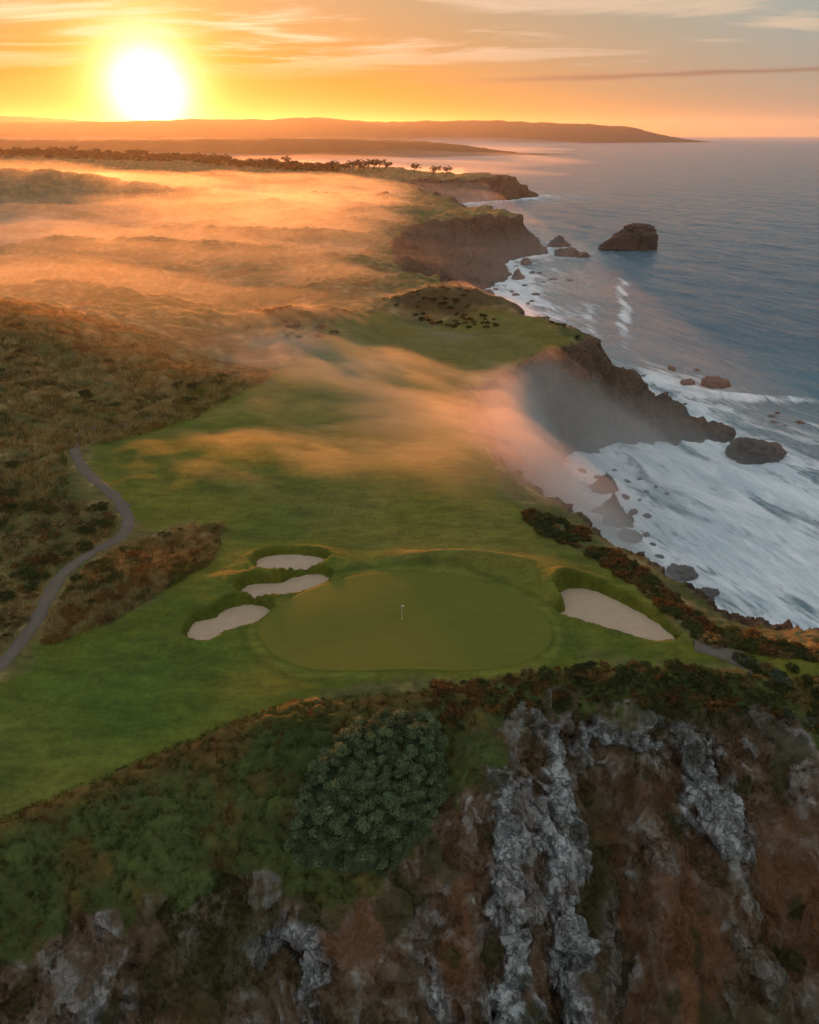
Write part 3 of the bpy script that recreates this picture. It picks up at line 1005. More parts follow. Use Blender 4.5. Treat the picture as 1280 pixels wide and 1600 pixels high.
m_green, T = mat_new('putting_green_turf')
pos = T.n('ShaderNodeNewGeometry').outputs['Position']
a1 = T.noise(pos, 0.22, 4, 0.55)
a2 = T.noise(T.vmath('MULTIPLY', pos, (0.25, 1.6, 1.0)), 0.8, 4, 0.6)
gc = T.mix(a1, (0.098, 0.106, 0.011), (0.125, 0.124, 0.015))
gc = T.vmath('MULTIPLY', gc, T.math('MULTIPLY_ADD', a2, 0.35, 0.82))
principled(T, gc, 0.85, bump(T, T.noise(pos, 6.0, 3, 0.6), 0.03, 0.5), spec=0.2)
ring_patch('putting_green', GREEN, lambda x, y, s: green_level(x, y) + (0.07 if s < 1 else -0.12), [1.004, 0.997, 0.985, 0.9, 0.8, 0.7, 0.6, 0.5, 0.4, 0.3, 0.2, 0.1, 0.001], m_green, kind='structure')

m_sand, T = mat_new('bunker_sand')
pos = T.n('ShaderNodeNewGeometry').outputs['Position']
a1 = T.noise(pos, 0.6, 5, 0.6)
a2 = T.noise(pos, 4.0, 5, 0.7)
sc_ = T.mix(a1, (0.38, 0.265, 0.175), (0.53, 0.38, 0.26))
sc_ = T.vmath('MULTIPLY', sc_, T.math('MULTIPLY_ADD', a2, 0.3, 0.85))
principled(T, sc_, 0.95, bump(T, T.math('ADD', a2, T.math('MULTIPLY', a1, 2.0)), 0.08, 0.7), spec=0.1)
bl = {'far left': 'small oval sand bunker farthest from camera left of the green',
      'mid left': 'wavy sand bunker between the two other bunkers left of the green',
      'near left': 'kidney shaped sand bunker nearest the camera left of the green',
      'right': 'large sand bunker right of the green beside the cliff path'}
for name, poly in BUNKERS:
    zb = BUNK_Z[name]
    cy = poly[:, 1].mean()

    def sandz(x, y, s, zb=zb, cy=cy):
        return zb - 0.80 + np.clip(-0.07 * (y - cy), -0.12, 0.30) - 0.12 * (1 - min(s, 1) ** 2) + 0.05 * fbm(x / 1.7, y / 1.7, 3.0, 3)
    ring_patch('sand_bunker', poly, sandz, [1.14, 1.05, 0.97, 0.9, 0.8, 0.65, 0.5, 0.35, 0.2, 0.05, 0.001], m_sand,
               label=bl[name], category='bunker', group='sand bunkers round the green')


def ribbon(name, pts, width, mat, lift=0.07, **props):
    P = np.array(pts, float)
    # open Catmull-Rom
    Q = np.concatenate([[2 * P[0] - P[1]], P, [2 * P[-1] - P[-2]]])
    out = []
    for i in range(1, len(Q) - 2):
        for t in np.linspace(0, 1, 14, endpoint=False):
            p0, p1, p2, p3 = Q[i - 1:i + 3]
            out.append(0.5 * (2 * p1 + (p2 - p0) * t + (2 * p0 - 5 * p1 + 4 * p2 - p3) * t * t + (3 * p1 - p0 - 3 * p2 + p3) * t ** 3))
    out = np.array(out)
    tg = np.gradient(out, axis=0)
    tg /= np.linalg.norm(tg, axis=1)[:, None]
    nm = np.stack([-tg[:, 1], tg[:, 0]], 1)
    k = np.linspace(0, 1, len(out))
    wob = 0.5 * fbm(k * 55, 0 * k, 2.0, 3)
    off = [-0.56, -0.5, -0.25, 0, 0.25, 0.5, 0.56]
    V = []
    for o in off:
        p = out + nm * ((width * o) + (wob if abs(o) > 0.4 else 0 * wob) * np.sign(o))[:, None]
        z = height(p[:, 0], p[:, 1])[0] + (lift if abs(o) < 0.52 else -0.25) + 0.03 * (1 - abs(o) * 2)
        V.append(np.column_stack([p, z]))
    V = np.stack(V, 1).reshape(-1, 3)
    return link(name, mesh_from(name, V, grid_faces(len(out), len(off))), mat, **props), out


m_path, T = mat_new('worn_path_surface')
pos = T.n('ShaderNodeNewGeometry').outputs['Position']
a1 = T.noise(pos, 0.5, 5, 0.65)
principled(T, T.mix(a1, (0.085, 0.066, 0.052), (0.17, 0.135, 0.105)), 0.9, bump(T, T.noise(pos, 3, 4, 0.6), 0.05, 0.5), spec=0.2)
_, path_pts = ribbon('cart_path', PATH, 1.9, m_path, kind='structure', lift=0.07)
ribbon('cart_path', [G(px, py) for px, py in ((1085, 1008), (1120, 1016), (1150, 1028), (1185, 1046))], 2.4, m_path, kind='structure', lift=0.16)


def empty(name, loc, **props):
    o = bpy.data.objects.new(name, None)
    o.empty_display_size = 0.3
    o.location = loc
    COL.objects.link(o)
    for k, v in props.items():
        o[k] = v
    return o


def plain_mat(name, color, rough=0.6, var=0.15, scale=4.0):
    m, T = mat_new(name)
    p = T.n('ShaderNodeTexCoord').outputs['Object']
    f = T.math('MULTIPLY_ADD', T.noise(p, scale, 4, 0.6), 2 * var, 1 - var)
    principled(T, T.vmath('MULTIPLY', color, f), rough)
    return m


def tube(path, radii, n=8):
    path = np.array(path, float)
    V, F = [], []
    for i, (p, r) in enumerate(zip(path, radii)):
        d = path[min(i + 1, len(path) - 1)] - path[max(i - 1, 0)]
        d /= np.linalg.norm(d) + 1e-9
        a = np.cross(d, (0.3, 1, 0.2))
        a /= np.linalg.norm(a)
        b = np.cross(d, a)
        for k in range(n):
            t = 2 * math.pi * k / n
            V.append(p + r * (math.cos(t) * a + math.sin(t) * b))
    for i in range(len(path) - 1):
        for k in range(n):
            F.append((i * n + k, i * n + (k + 1) % n, (i + 1) * n + (k + 1) % n, (i + 1) * n + k))
    return np.array(V), np.array(F)


# flagstick
fx, fy = G(628, 966, 40.2)
fz = float(green_level(np.array([fx]), np.array([fy]))[0]) + 0.075
m_white = plain_mat('white_enamel', (0.8, 0.8, 0.78), 0.4, 0.05)
flag_o = empty('flagstick', (fx, fy, fz), label='thin white flagstick with small pale flag standing in the green', category='flagstick')
V, F = tube([(0, 0, -0.05), (0, 0, 0.8), (0, 0, 1.6), (0, 0, 2.25)], [0.018, 0.017, 0.016, 0.014])
link('pole', mesh_from('pole', V, F), m_white, flag_o)
fl = []
for i in range(7):
    u = i / 6
    w = 0.045 * math.sin(u * 6.0) * u
    for zz in (0.0, 0.16, 0.32):
        fl.append((0.02 + 0.32 * u, w, 2.20 - zz * 0.7 - 0.04 * u))
V0 = np.array(fl)
V1 = np.concatenate([V0, V0 + (0, 0.012, 0)])
Fa = grid_faces(7, 3)
link('flag', mesh_from('flag', V1, np.concatenate([Fa, Fa[:, ::-1] + len(V0)])), plain_mat('pale_flag_cloth', (0.75, 0.73, 0.66), 0.8), flag_o)
V, F = tube([(0, 0, -0.10), (0, 0, 0.0), (0, 0, 0.012), (0, 0, -0.06)], [0.075, 0.075, 0.06, 0.055], 16)
link('cup', mesh_from('cup', V, F), m_white, flag_o)


# ================================================================== rocks in the sea
def ico(sub):
    import bmesh
    bm = bmesh.new()
    bmesh.ops.create_icosphere(bm, subdivisions=sub, radius=1.0)
    V = np.array([v.co for v in bm.verts])
    F = np.array([[v.index for v in f.verts] for f in bm.faces])
    bm.free()
    return V, F


ICO5, ICO4, ICO3 = ico(6), ico(5), ico(4)

m_rock, T = mat_new('dark_wet_sea_rock')
geo = T.n('ShaderNodeNewGeometry')
pos = geo.outputs['Position']
zz = T.math('SUBTRACT', T.sep(pos)[2], SEA)
a1 = T.noise(pos, 0.35, 7, 0.68, 0.4)
wet = T.rng(T.math('ADD', zz, T.math('MULTIPLY', a1, 2.5)), 1.4, 3.6)
rc = T.mix(a1, (0.032, 0.026, 0.022), (0.12, 0.092, 0.074))
rc = T.mix(wet, T.scale(rc, 0.45), rc)
principled(T, rc, T.math('MULTIPLY_ADD', wet, 0.5, 0.35), bump(T, T.noise(pos, 0.9, 7, 0.7, 0.5), 1.0, 0.9), spec=0.4)


def rock_mesh(name, rx, ry, h, seed, src=ICO3, flat=0.0, lean=0.0, sharp=0.0):
    V, F = src
    V = V.copy()
    d = V.copy()
    n = fbm(d[:, 0] * 1.3 + seed, d[:, 1] * 1.3, d[:, 2] * 1.3 + seed * 0.7, 2)
    q = fbm(d[:, 0] * 2.6 + seed, d[:, 1] * 2.6, d[:, 2] * 2.0 + seed * 1.7, 4, 0.55, ridged=True)
    fq = facets(d[:, 0] * 2.2 + seed, d[:, 1] * 2.2, d[:, 2] * 2.2, int(seed * 3))
    rr = 1 + 0.30 * n + 0.10 * (q - 0.7) + 0.20 * fq
    V = d * rr[:, None]
    z = V[:, 2]
    if flat:
        z = np.sign(z) * np.abs(z) ** (1 - flat)
        k = np.maximum(np.hypot(V[:, 0], V[:, 1]), 1e-3)
        k2 = np.minimum(1.0, k ** -0.35)
        V[:, 0] *= k2
        V[:, 1] *= k2
    if sharp:
        s_ = 1 - sharp * np.clip(z, 0, 1)
        V[:, 0] *= s_
        V[:, 1] *= s_
    V[:, 0] += lean * np.maximum(z, 0)
    V[:, 0] *= rx
    V[:, 1] *= ry
    z = z / max(z.max(), 1e-3) * h
    V[:, 2] = np.maximum(z, -2.0 - 0.1 * h)
    return mesh_from(name, V, F)


def sea_rock(px, py, wpx, hpx, label, group=None, seed=None, name='sea_rock', depth=0.7, src=ICO3, mesh=None, rz=0.0, **kw):
    x, y = G(px, py, SEA)
    dist = math.sqrt(x * x + y * y + (CZ - SEA) ** 2)
    b = math.atan2(800 - py, F_PX)
    mpp = dist * math.cos(b) / F_PX
    el = math.atan2(CZ - SEA, y)
    rx = wpx * mpp / 2
    h = max(hpx * mpp / math.cos(el) * 0.9, 0.5)
    me = mesh or rock_mesh(name, rx, rx * depth, h, seed if seed is not None else px * 0.37, src, **kw)
    o = link(name, me, m_rock, label=label, category='rock')
    o.location = (x, y + rx * depth * 0.5, SEA)
    o.rotation_euler.z = rz
    if group:
        o['group'] = group
    return o


# the tall stack standing off the far bay
def stack_mesh():
    V, F = ICO5
    d = V.copy()
    x, y, z = d.T
    n = fbm(x * 1.4 + 3, y * 1.4, z * 1.4, 3)
    q = fbm(x * 3.2 + 9, y * 3.2, z * 1.8, 5, 0.55, ridged=True)
    rho = np.maximum(np.hypot(x, y), 1e-4)
    prof = np.clip(1 - np.abs(z), 0, 1) ** 0.22                      # blocky: steep sides, broad top
    X, Y = x / rho * prof * 18.5, y / rho * prof * 13
    Z = np.where(z > 0, 20 * (z ** 0.75), 4 * z)
    left = sstep(0.2, -0.9, x / rho)
    X -= left * 9 * (1 - np.clip(z, 0, 1)) ** 2 * (z > -0.5)
    X += left * 5 * np.clip(z, 0, 1)
    k = (1.4 * n + 1.0 * (q - 0.7)) + 2.0 * facets(x * 3, y * 3, z * 2.2)
    X += k * x / rho * 1.2
    Y += k * y / rho * 1.2
    Z += np.where(z > 0, 1.4 * n + 0.9 * (q - .7) + 1.5 * x / 1, 0)
    return mesh_from('sea_stack', np.stack([X, Y, Z], 1), F)


st = sea_rock(992, 391, 70, 38, 'tall flat-topped sea stack standing alone far out in the water', name='sea_stack', mesh=stack_mesh())
sea_rock(1184, 717, 74, 24, 'dark rounded rock alone in the surf beyond the headland tip', src=ICO4, flat=0.25, depth=0.8, seed=4.0)
sea_rock(1120, 605, 38, 15, 'low dark rock washed by a wave right of the headland', src=ICO4, flat=0.3, depth=0.7, seed=8.2)
sea_rock(1076, 602, 22, 8, 'small flat brown rock in foam behind the headland ridge', flat=0.4, depth=0.8, seed=5.5)
sea_rock(874, 386, 34, 18, 'jagged dark rock just off the far cliff point', src=ICO4, sharp=0.4, depth=0.8, seed=2.5)
sea_rock(888, 400, 36, 13, 'low broad rock in front of the jagged one off the far cliff', src=ICO4, flat=0.2, depth=0.8, seed=6.9)
sea_rock(912, 402, 18, 9, 'small low rock at the right end of the far reef', flat=0.2, seed=3.9)
sea_rock(822, 413, 14, 11, 'dark lone rock in white foam under the far cliff', seed=12.1)
sea_rock(809, 437, 20, 18, 'upright pointed rock in foam below the far cliff', sharp=0.45, seed=14.6)
sea_rock(948, 768, 40, 30, 'pointed pyramid rock rising through mist in the bay surf', src=ICO4, sharp=0.75, depth=0.9, seed=1.2)
sea_rock(957, 806, 38, 36, 'tall pointed rock nearest the cliff foot in the bay surf', src=ICO4, sharp=0.7, depth=0.9, seed=9.3)
sea_rock(968, 822, 44, 18, 'broad dark rock below the pointed pair at the cliff foot', src=ICO4, flat=0.1, depth=0.8, seed=7.7)
sea_rock(985, 846, 36, 14, 'flat wet ledge of rock at the near cliff foot', src=ICO4, flat=0.3, depth=0.8, seed=11.7)
sea_rock(1066, 905, 44, 12, 'wide wet rock ledge low in foam under the near cliff', src=ICO4, flat=0.4, depth=0.9, seed=13.7)
sea_rock(1112, 935, 30, 7, 'flat rock skerry in foam nearest the camera', flat=0.4, depth=0.9, seed=15.7)
small = [rock_mesh('sea_rock', 1, 0.75, 0.55, 20 + 3 * i, ICO3, flat=0.2 * (i % 2)) for i in range(5)]
for me in small:
    me.materials.append(m_rock)
rs_ = random.Random(5)


def scatter_small(spots, label, group):
    for (px, py, wpx) in spots:
        x, y = G(px, py, SEA)
        dist = math.sqrt(x * x + y * y + (CZ - SEA) ** 2)
        sc = wpx * dist / F_PX / 2
        o = bpy.data.objects.new('sea_rock', rs_.choice(small))
        COL.objects.link(o)
        o.location = (x, y, SEA - 0.1 * sc)
        o.scale = (sc, sc * rs_.uniform(0.7, 1.2), sc * rs_.uniform(0.6, 1.2))
        o.rotation_euler.z = rs_.uniform(0, 6.28)
        o['label'], o['category'], o['group'] = label, 'rock', group


scatter_small([(832, 425, 12), (843, 426, 7), (864, 436, 13), (890, 437, 12), (806, 416, 8), (820, 447, 12), (838, 459, 12), (831, 470, 8), (806, 461, 12), (825, 475, 10),
               (838, 480, 7), (783, 473, 8), (847, 493, 9), (790, 427, 9), (775, 452, 9), (800, 455, 6), (850, 441, 6), (815, 485, 7)],
              'small dark rock among foam in the far bay', 'small rocks in the far bay')
scatter_small([(980, 752, 14), (1000, 748, 9), (978, 778, 18), (1000, 782, 10), (1043, 772, 12), (1010, 768, 9), (990, 800, 18), (1012, 805, 12), (1025, 760, 7), (1010, 835, 14), (930, 800, 18), (935, 745, 14),
               (1050, 690, 12), (1095, 690, 14), (1030, 870, 16), (1085, 915, 14), (1020, 850, 10), (925, 760, 12), (910, 735, 14), (960, 735, 9), (1000, 720, 8), (925, 830, 16)],
              'small wet rock in the surf under the near cliff', 'small rocks under the near cliff')
scatter_small([(1206, 650, 11), (1209, 660, 12), (1225, 667, 10), (1250, 663, 20), (1215, 645, 8), (1050, 575, 12), (1005, 588, 8), (980, 578, 8), (1070, 632, 12), (1240, 675, 8), (1090, 578, 9)],
              'small rock awash beyond the headland tip', 'small rocks beyond the headland')


# ================================================================== vegetation
def leaf_mat(name, dark, light, trans=0.3):
    m, T = mat_new(name)
    a = T.n('ShaderNodeAttribute', attribute_name='tint').outputs['Fac']
    oi = T.n('ShaderNodeObjectInfo').outputs['Random']
    c = T.mix(a, dark, light)
    c = T.vmath('MULTIPLY', c, T.math('MULTIPLY_ADD', oi, 0.5, 0.75))
    b = T.n('ShaderNodeBsdfPrincipled')
    T.put(b.inputs['Base Color'], c)
    b.inputs['Roughness'].default_value = 0.75
    b.inputs['Specular IOR Level'].default_value = 0.15
    tr = T.n('ShaderNodeBsdfTranslucent')
    T.put(tr.inputs[0], c)
    mx = T.n('ShaderNodeMixShader')
    mx.inputs[0].default_value = trans
    T.link(b.outputs[0], mx.inputs[1])
    T.link(tr.outputs[0], mx.inputs[2])
    o = T.n('ShaderNodeOutputMaterial')
    T.link(mx.outputs[0], o.inputs['Surface'])
    return m


def leaf_cloud(centres, radii, per, size, seed, squash=0.8, tint=None):
    """leaf-sized diamonds spread through small rounded clumps; returns verts, faces, tint"""
    rg = np.random.default_rng(seed)
    C = np.repeat(np.asarray(centres, float), per, axis=0)
    Rr = np.repeat(np.asarray(radii, float), per)
    n = len(C)
    d = rg.normal(size=(n, 3))
    d /= np.linalg.norm(d, axis=1)[:, None]
    d[:, 2] = np.abs(d[:, 2]) * 0.9 + rg.uniform(-0.45, 0.1, n)
    rad = Rr * (rg.uniform(0.25, 1, n) ** 0.5)
    P = C + d * rad[:, None] * np.array([1, 1, squash])
    nrm = d + 0.5 * rg.normal(size=(n, 3))
    nrm /= np.linalg.norm(nrm, axis=1)[:, None]
    a = np.cross(nrm, rg.normal(size=(n, 3)))
    a /= np.linalg.norm(a, axis=1)[:, None]
    b = np.cross(nrm, a)
    L = size * rg.uniform(0.6, 1.3, n)
    V = np.stack([P - a * L[:, None], P - b * (0.5 * L)[:, None], P + a * L[:, None], P + b * (0.5 * L)[:, None]], 1).reshape(-1, 3)
    F = np.arange(4 * n).reshape(n, 4)
    base = rg.uniform(0, 1, len(centres)) if tint is None else tint
    tv = np.clip(np.repeat(base, per) * 0.7 + rg.uniform(0, 0.35, n), 0, 1)
    return V, F, np.repeat(tv, 4)


def leaf_mesh(name, V, F, t, mat=None):
    me = mesh_from(name, V, F, False)
    vattr(me, 'tint', t)
    if mat:
        me.materials.append(mat)
    return me


def in_poly(poly, n, seed):
    rg = np.random.default_rng(seed)
    P = np.asarray(poly, float)
    out = np.zeros((0, 2))
    while len(out) < n:
        q = rg.uniform(P.min(0), P.max(0), (n * 3, 2))
        out = np.concatenate([out, q[sdist(P, q[:, 0], q[:, 1]) > 0]])
    return out[:n]


m_bark = plain_mat('grey_bark', (0.06, 0.045, 0.035), 0.9, 0.3, 3.0)
m_bush = leaf_mat('grey_green_bush_leaves', (0.028, 0.043, 0.017), (0.24, 0.30, 0.14), 0.2)
# the big rounded thicket on the near bank
bush_poly = smooth_closed([G(px, py, 36.0) for px, py in ((448, 1292), (452, 1326), (520, 1345), (600, 1330), (655, 1292), (693, 1235), (700, 1175), (680, 1150), (620, 1148), (560, 1166), (520, 1200), (480, 1240))], 3)
bp = in_poly(bush_poly, 480, 3)
dpoly = sdist(bush_poly, bp[:, 0], bp[:, 1])
gz = height(bp[:, 0], bp[:, 1])[0]
bh = 3.3 * np.sqrt(np.clip(dpoly / 3.0, 0, 1)) + 0.9 * fbm(bp[:, 0] / 1.3, bp[:, 1] / 1.3, 4.0, 2) + np.random.default_rng(8).uniform(-0.35, 0.35, len(bp))
cen = np.column_stack([bp, gz + 0.15 + np.maximum(bh, 0.1)])
bc = cen.mean(0)
bc[2] = float(height(np.array([bc[0]]), np.array([bc[1]]))[0][0])
bush_o = empty('bush', bc, label='large rounded dark green thicket on the near bank above the rock', category='bush')
V, F, t = leaf_cloud(cen - bc, np.random.default_rng(2).uniform(0.45, 0.85, len(cen)), 170, 0.115, 5)
link('foliage', leaf_mesh('foliage', V, F, t), m_bush, bush_o)
# dense inner growth under the leaf tufts
gx, gy = np.meshgrid(np.linspace(*np.percentile(bush_poly[:, 0], [0, 100]), 60), np.linspace(*np.percentile(bush_poly[:, 1], [0, 100]), 60))
ix, iy = gx.ravel(), gy.ravel()
di = sdist(bush_poly, ix, iy)
iz = height(ix, iy)[0] + 2.9 * np.sqrt(np.clip(di / 3.0, 0, 1)) - 0.75 + 0.5 * fbm(ix / 0.8, iy / 0.8, 2.0, 2) - np.where(di < 0.1, 0.8, 0)
fi = grid_faces(60, 60)
Vi, fi = compact(np.column_stack([ix, iy, iz]) - bc, fi[(di[fi] > -0.3).all(1)])
me = mesh_from('inner_foliage', Vi, fi)
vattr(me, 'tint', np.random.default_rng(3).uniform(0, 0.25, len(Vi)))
link('inner_foliage', me, m_bush, bush_o)
for k in range(7):
    i = k * 68
    e = cen[i] - bc
    s0 = np.array([e[0] * 0.45, e[1] * 0.45, height(np.array([bc[0] + e[0] * 0.45]), np.array([bc[1] + e[1] * 0.45]))[0][0] - bc[2] - 0.3])
    V, F = tube([s0, s0 * 0.5 + e * 0.5 + (0, 0, 0.2), e], [0.13, 0.09, 0.04], 6)
    link('stem', mesh_from('stem', V, F), m_bark, bush_o)

# low shrubs: a few grown once, then set out one by one
m_shrub = {'green': leaf_mat('olive_shrub_leaves', (0.030, 0.040, 0.011), (0.105, 0.115, 0.030)),
           'rust': leaf_mat('russet_heath_leaves', (0.070, 0.042, 0.014), (0.25, 0.125, 0.036), 0.4),
           'gold': leaf_mat('dry_golden_heath', (0.09, 0.065, 0.022), (0.30, 0.21, 0.08), 0.45),
           'pale': leaf_mat('grey_sage_leaves', (0.04, 0.05, 0.03), (0.14, 0.15, 0.10), 0.3)}
protos = {}
for kind in m_shrub:
    for v in range(4):
        rg = np.random.default_rng(40 + v)
        n = 26
        a = rg.uniform(0, 2 * math.pi, n)
        rr = np.sqrt(rg.uniform(0, 1, n)) * 0.85
        ex = 1.0 + 0.35 * rg.uniform(-1, 1)
        cc = np.column_stack([rr * np.cos(a) * ex, rr * np.sin(a) / ex, 0.50 * np.sqrt(np.clip(1 - rr * rr, 0, 1)) + 0.08 * rg.normal(size=n)])
        V, F, t = leaf_cloud(cc, rg.uniform(0.18, 0.34, n), 46, 0.075, 60 + v)
        protos[kind, v] = leaf_mesh('shrub', V, F, t, m_shrub[kind])


KIND_WORD = {'green': 'olive', 'rust': 'russet', 'gold': 'tawny', 'pale': 'grey sage'}
loose = []


def shrubs(poly, n, seed, size, kinds, where=None, group=None, hz=(0.7, 1.1), avoid=None, name='shrub'):
    """where None: too far to pick apart, kept for the joined scrub"""
    r_ = random.Random(seed)
    P = in_poly(poly, n, seed)
    P = P[np.argsort(P[:, 1])]
    z = height(P[:, 0], P[:, 1])[0]
    mid = size[0] * 0.5 + size[1] * 0.5
    for i, ((x, y), zz) in enumerate(zip(P, z)):
        if avoid is not None and np.min(np.hypot(avoid[:, 0] - x, avoid[:, 1] - y)) < 2.3:
            continue
        k = r_.choices([q for q, _ in kinds], [w for _, w in kinds])[0]
        s_ = r_.uniform(*size)
        sc = (s_, s_ * r_.uniform(0.75, 1.1), s_ * r_.uniform(*hz))
        rz = r_.uniform(0, 6.28)
        if where is None:
            loose.append((k, r_.randrange(4), (x, y, zz - 0.08 * s_), sc, rz))
            continue
        o = bpy.data.objects.new(name, protos[k, r_.randrange(4)])
        COL.objects.link(o)
        o.location = (x, y, zz - 0.08 * s_)
        o.scale = sc
        o.rotation_euler.z = rz
        part = ('at near end', 'midway', 'at far end')[min(2, 3 * i // len(P))]
        o['label'] = '%s %s shrub %s %s' % ('large' if s_ > mid else 'small', KIND_WORD[k], part, where)
        o['category'], o['group'] = 'shrub', group


P40 = lambda pts, z=40.5: smooth_closed([G(px, py, z) for px, py in pts], 2)
# seaward rim
shrubs(P40([(815, 800), (860, 800), (905, 822), (930, 845), (900, 850), (845, 825)]), 20, 1, (1.2, 2.2), [('green', 3), ('rust', 1)],
       'of the clump on the cliff rim above the bay', 'shrubs on the rim above the bay')
shrubs(P40([(922, 850), (965, 855), (1040, 915), (1110, 965), (1200, 995), (1290, 1015), (1290, 1030), (1180, 1012), (1110, 1000), (1050, 955), (985, 905), (935, 870)]), 80, 2, (0.9, 1.9), [('green', 4), ('rust', 4), ('gold', 1)],
       'of the belt along seaward cliff rim', 'shrubs along the seaward rim')
# front rim
shrubs(P40([(845, 1062), (860, 1045), (960, 1040), (1060, 1046), (1150, 1062), (1165, 1090), (1050, 1085), (940, 1082), (860, 1085)], 39.3), 52, 3, (0.9, 1.9), [('green', 5), ('rust', 3)],
       'of the edge above the near rock face', 'shrubs above the near rock face')
shrubs(P40([(1130, 1042), (1180, 1040), (1290, 1070), (1290, 1125), (1220, 1105), (1150, 1075)], 39), 28, 4, (0.9, 1.8), [('green', 3), ('pale', 2), ('gold', 1)],
       'of the bank right of the rock face', 'shrubs at the right end of the near edge')
shrubs(P40([(665, 1080), (720, 1070), (850, 1062), (860, 1085), (800, 1105), (720, 1120), (690, 1110)], 39), 22, 5, (0.8, 1.5), [('rust', 4), ('green', 1)],
       'of the brow right of the big thicket', 'shrubs on the brow')
# scrub by the path
shrubs(P40([(-60, 800), (0, 785), (90, 795), (175, 805), (185, 840), (120, 880), (90, 905), (55, 960), (0, 1000), (-60, 1040)]), 70, 6, (1.0, 2.2), [('green', 5), ('rust', 2), ('gold', 3)],
       'of the thicket left of the path', 'shrubs left of the path', avoid=path_pts)
shrubs(P40([(215, 855), (290, 825), (340, 818), (330, 865), (250, 925), (160, 968), (80, 985), (115, 915), (150, 880)]), 46, 7, (0.7, 1.5), [('gold', 4), ('rust', 2), ('green', 3)],
       'of the dune between path and bunkers', 'shrubs between path and bunkers', avoid=path_pts)
shrubs(P40([(790, 489), (850, 500), (900, 512), (925, 540), (905, 530), (860, 508)], 40), 10, 9, (0.9, 1.6), [('green', 1)],
       'of the misty headland edge', 'bushes on the headland edge', hz=(0.9, 1.2))
# too far or too dense to pick apart
shrubs(P40([(922, 850), (965, 855), (1040, 915), (1110, 965), (1200, 995), (1290, 1015), (1290, 1030), (1180, 1012), (1110, 1000), (1050, 955), (985, 905), (935, 870)]), 330, 18, (0.4, 1.0), [('green', 5), ('rust', 4), ('gold', 2)])
shrubs(P40([(815, 800), (860, 800), (905, 822), (930, 845), (900, 850), (845, 825)]), 40, 19, (0.5, 1.1), [('green', 3), ('rust', 2)])
shrubs(P40([(665, 1080), (720, 1070), (860, 1050), (960, 1040), (1060, 1046), (1150, 1052), (1290, 1070), (1290, 1125), (1165, 1095), (1050, 1090), (940, 1085), (860, 1090), (800, 1105), (720, 1125)], 39.2), 260, 20, (0.35, 0.8), [('green', 4), ('rust', 4), ('gold', 1)])
shrubs(P40([(-60, 800), (0, 785), (90, 795), (175, 805), (185, 840), (120, 880), (90, 905), (55, 960), (0, 1000), (-60, 1040)]), 90, 16, (0.5, 1.2), [('green', 4), ('rust', 4), ('gold', 2)], avoid=path_pts)
shrubs(P40([(215, 855), (290, 825), (340, 818), (330, 865), (250, 925), (160, 968), (80, 985), (115, 915), (150, 880)]), 60, 17, (0.4, 0.9), [('gold', 4), ('rust', 2), ('green', 3)], avoid=path_pts)
shrubs(P40([(-40, 500), (0, 498), (150, 520), (290, 530), (430, 565), (380, 590), (270, 640), (200, 670), (100, 700), (0, 780), (-60, 780)], 44), 210, 8, (0.6, 2.4), [('rust', 1), ('green', 4), ('gold', 7)], avoid=path_pts, hz=(0.45, 0.85))
shrubs(P40([(370, 500), (410, 480), (450, 485), (530, 505), (500, 515), (420, 512)], 44), 24, 10, (1.2, 2.4), [('rust', 2), ('green', 2)])
shrubs(P40([(590, 465), (640, 450), (700, 450), (770, 475), (775, 487), (700, 480), (640, 472)], 45), 120, 11, (0.7, 1.7), [('green', 3), ('rust', 2)])
shrubs(P40([(400, 300), (480, 303), (600, 305), (600, 312), (480, 310)], 40), 18, 12, (3, 5.5), [('green', 1)])
src = {}
for key, me in protos.items():
    n = len(me.vertices)
    co = np.empty(n * 3, np.float32)
    me.vertices.foreach_get('co', co)
    tv = np.empty(n, np.float32)
    me.attributes['tint'].data.foreach_get('value', tv)
    src[key] = (co.reshape(-1, 3), tv)
for kind in ('green', 'rust', 'gold'):
    Vs, Ts = [], []
    for k, v, loc, sc, rz in loose:
        if k != kind:
            continue
        co, tv = src[k, v]
        # every third leaf is enough at this distance, drawn larger
        q = co.reshape(-1, 4, 3)[::2]
        ctr = q.mean(1, keepdims=True)
        q = (ctr + (q - ctr) * 1.5) * np.array(sc)
        c, s_ = math.cos(rz), math.sin(rz)
        q = np.stack([q[..., 0] * c - q[..., 1] * s_, q[..., 0] * s_ + q[..., 1] * c, q[..., 2]], -1) + np.array(loc)
        Vs.append(q.reshape(-1, 3))
        Ts.append(tv.reshape(-1, 4)[::2].ravel())
    V = np.concatenate(Vs)
    link('heath_scrub', leaf_mesh('heath_scrub', V, np.arange(len(V)).reshape(-1, 4), np.concatenate(Ts)), m_shrub[kind], kind='stuff')


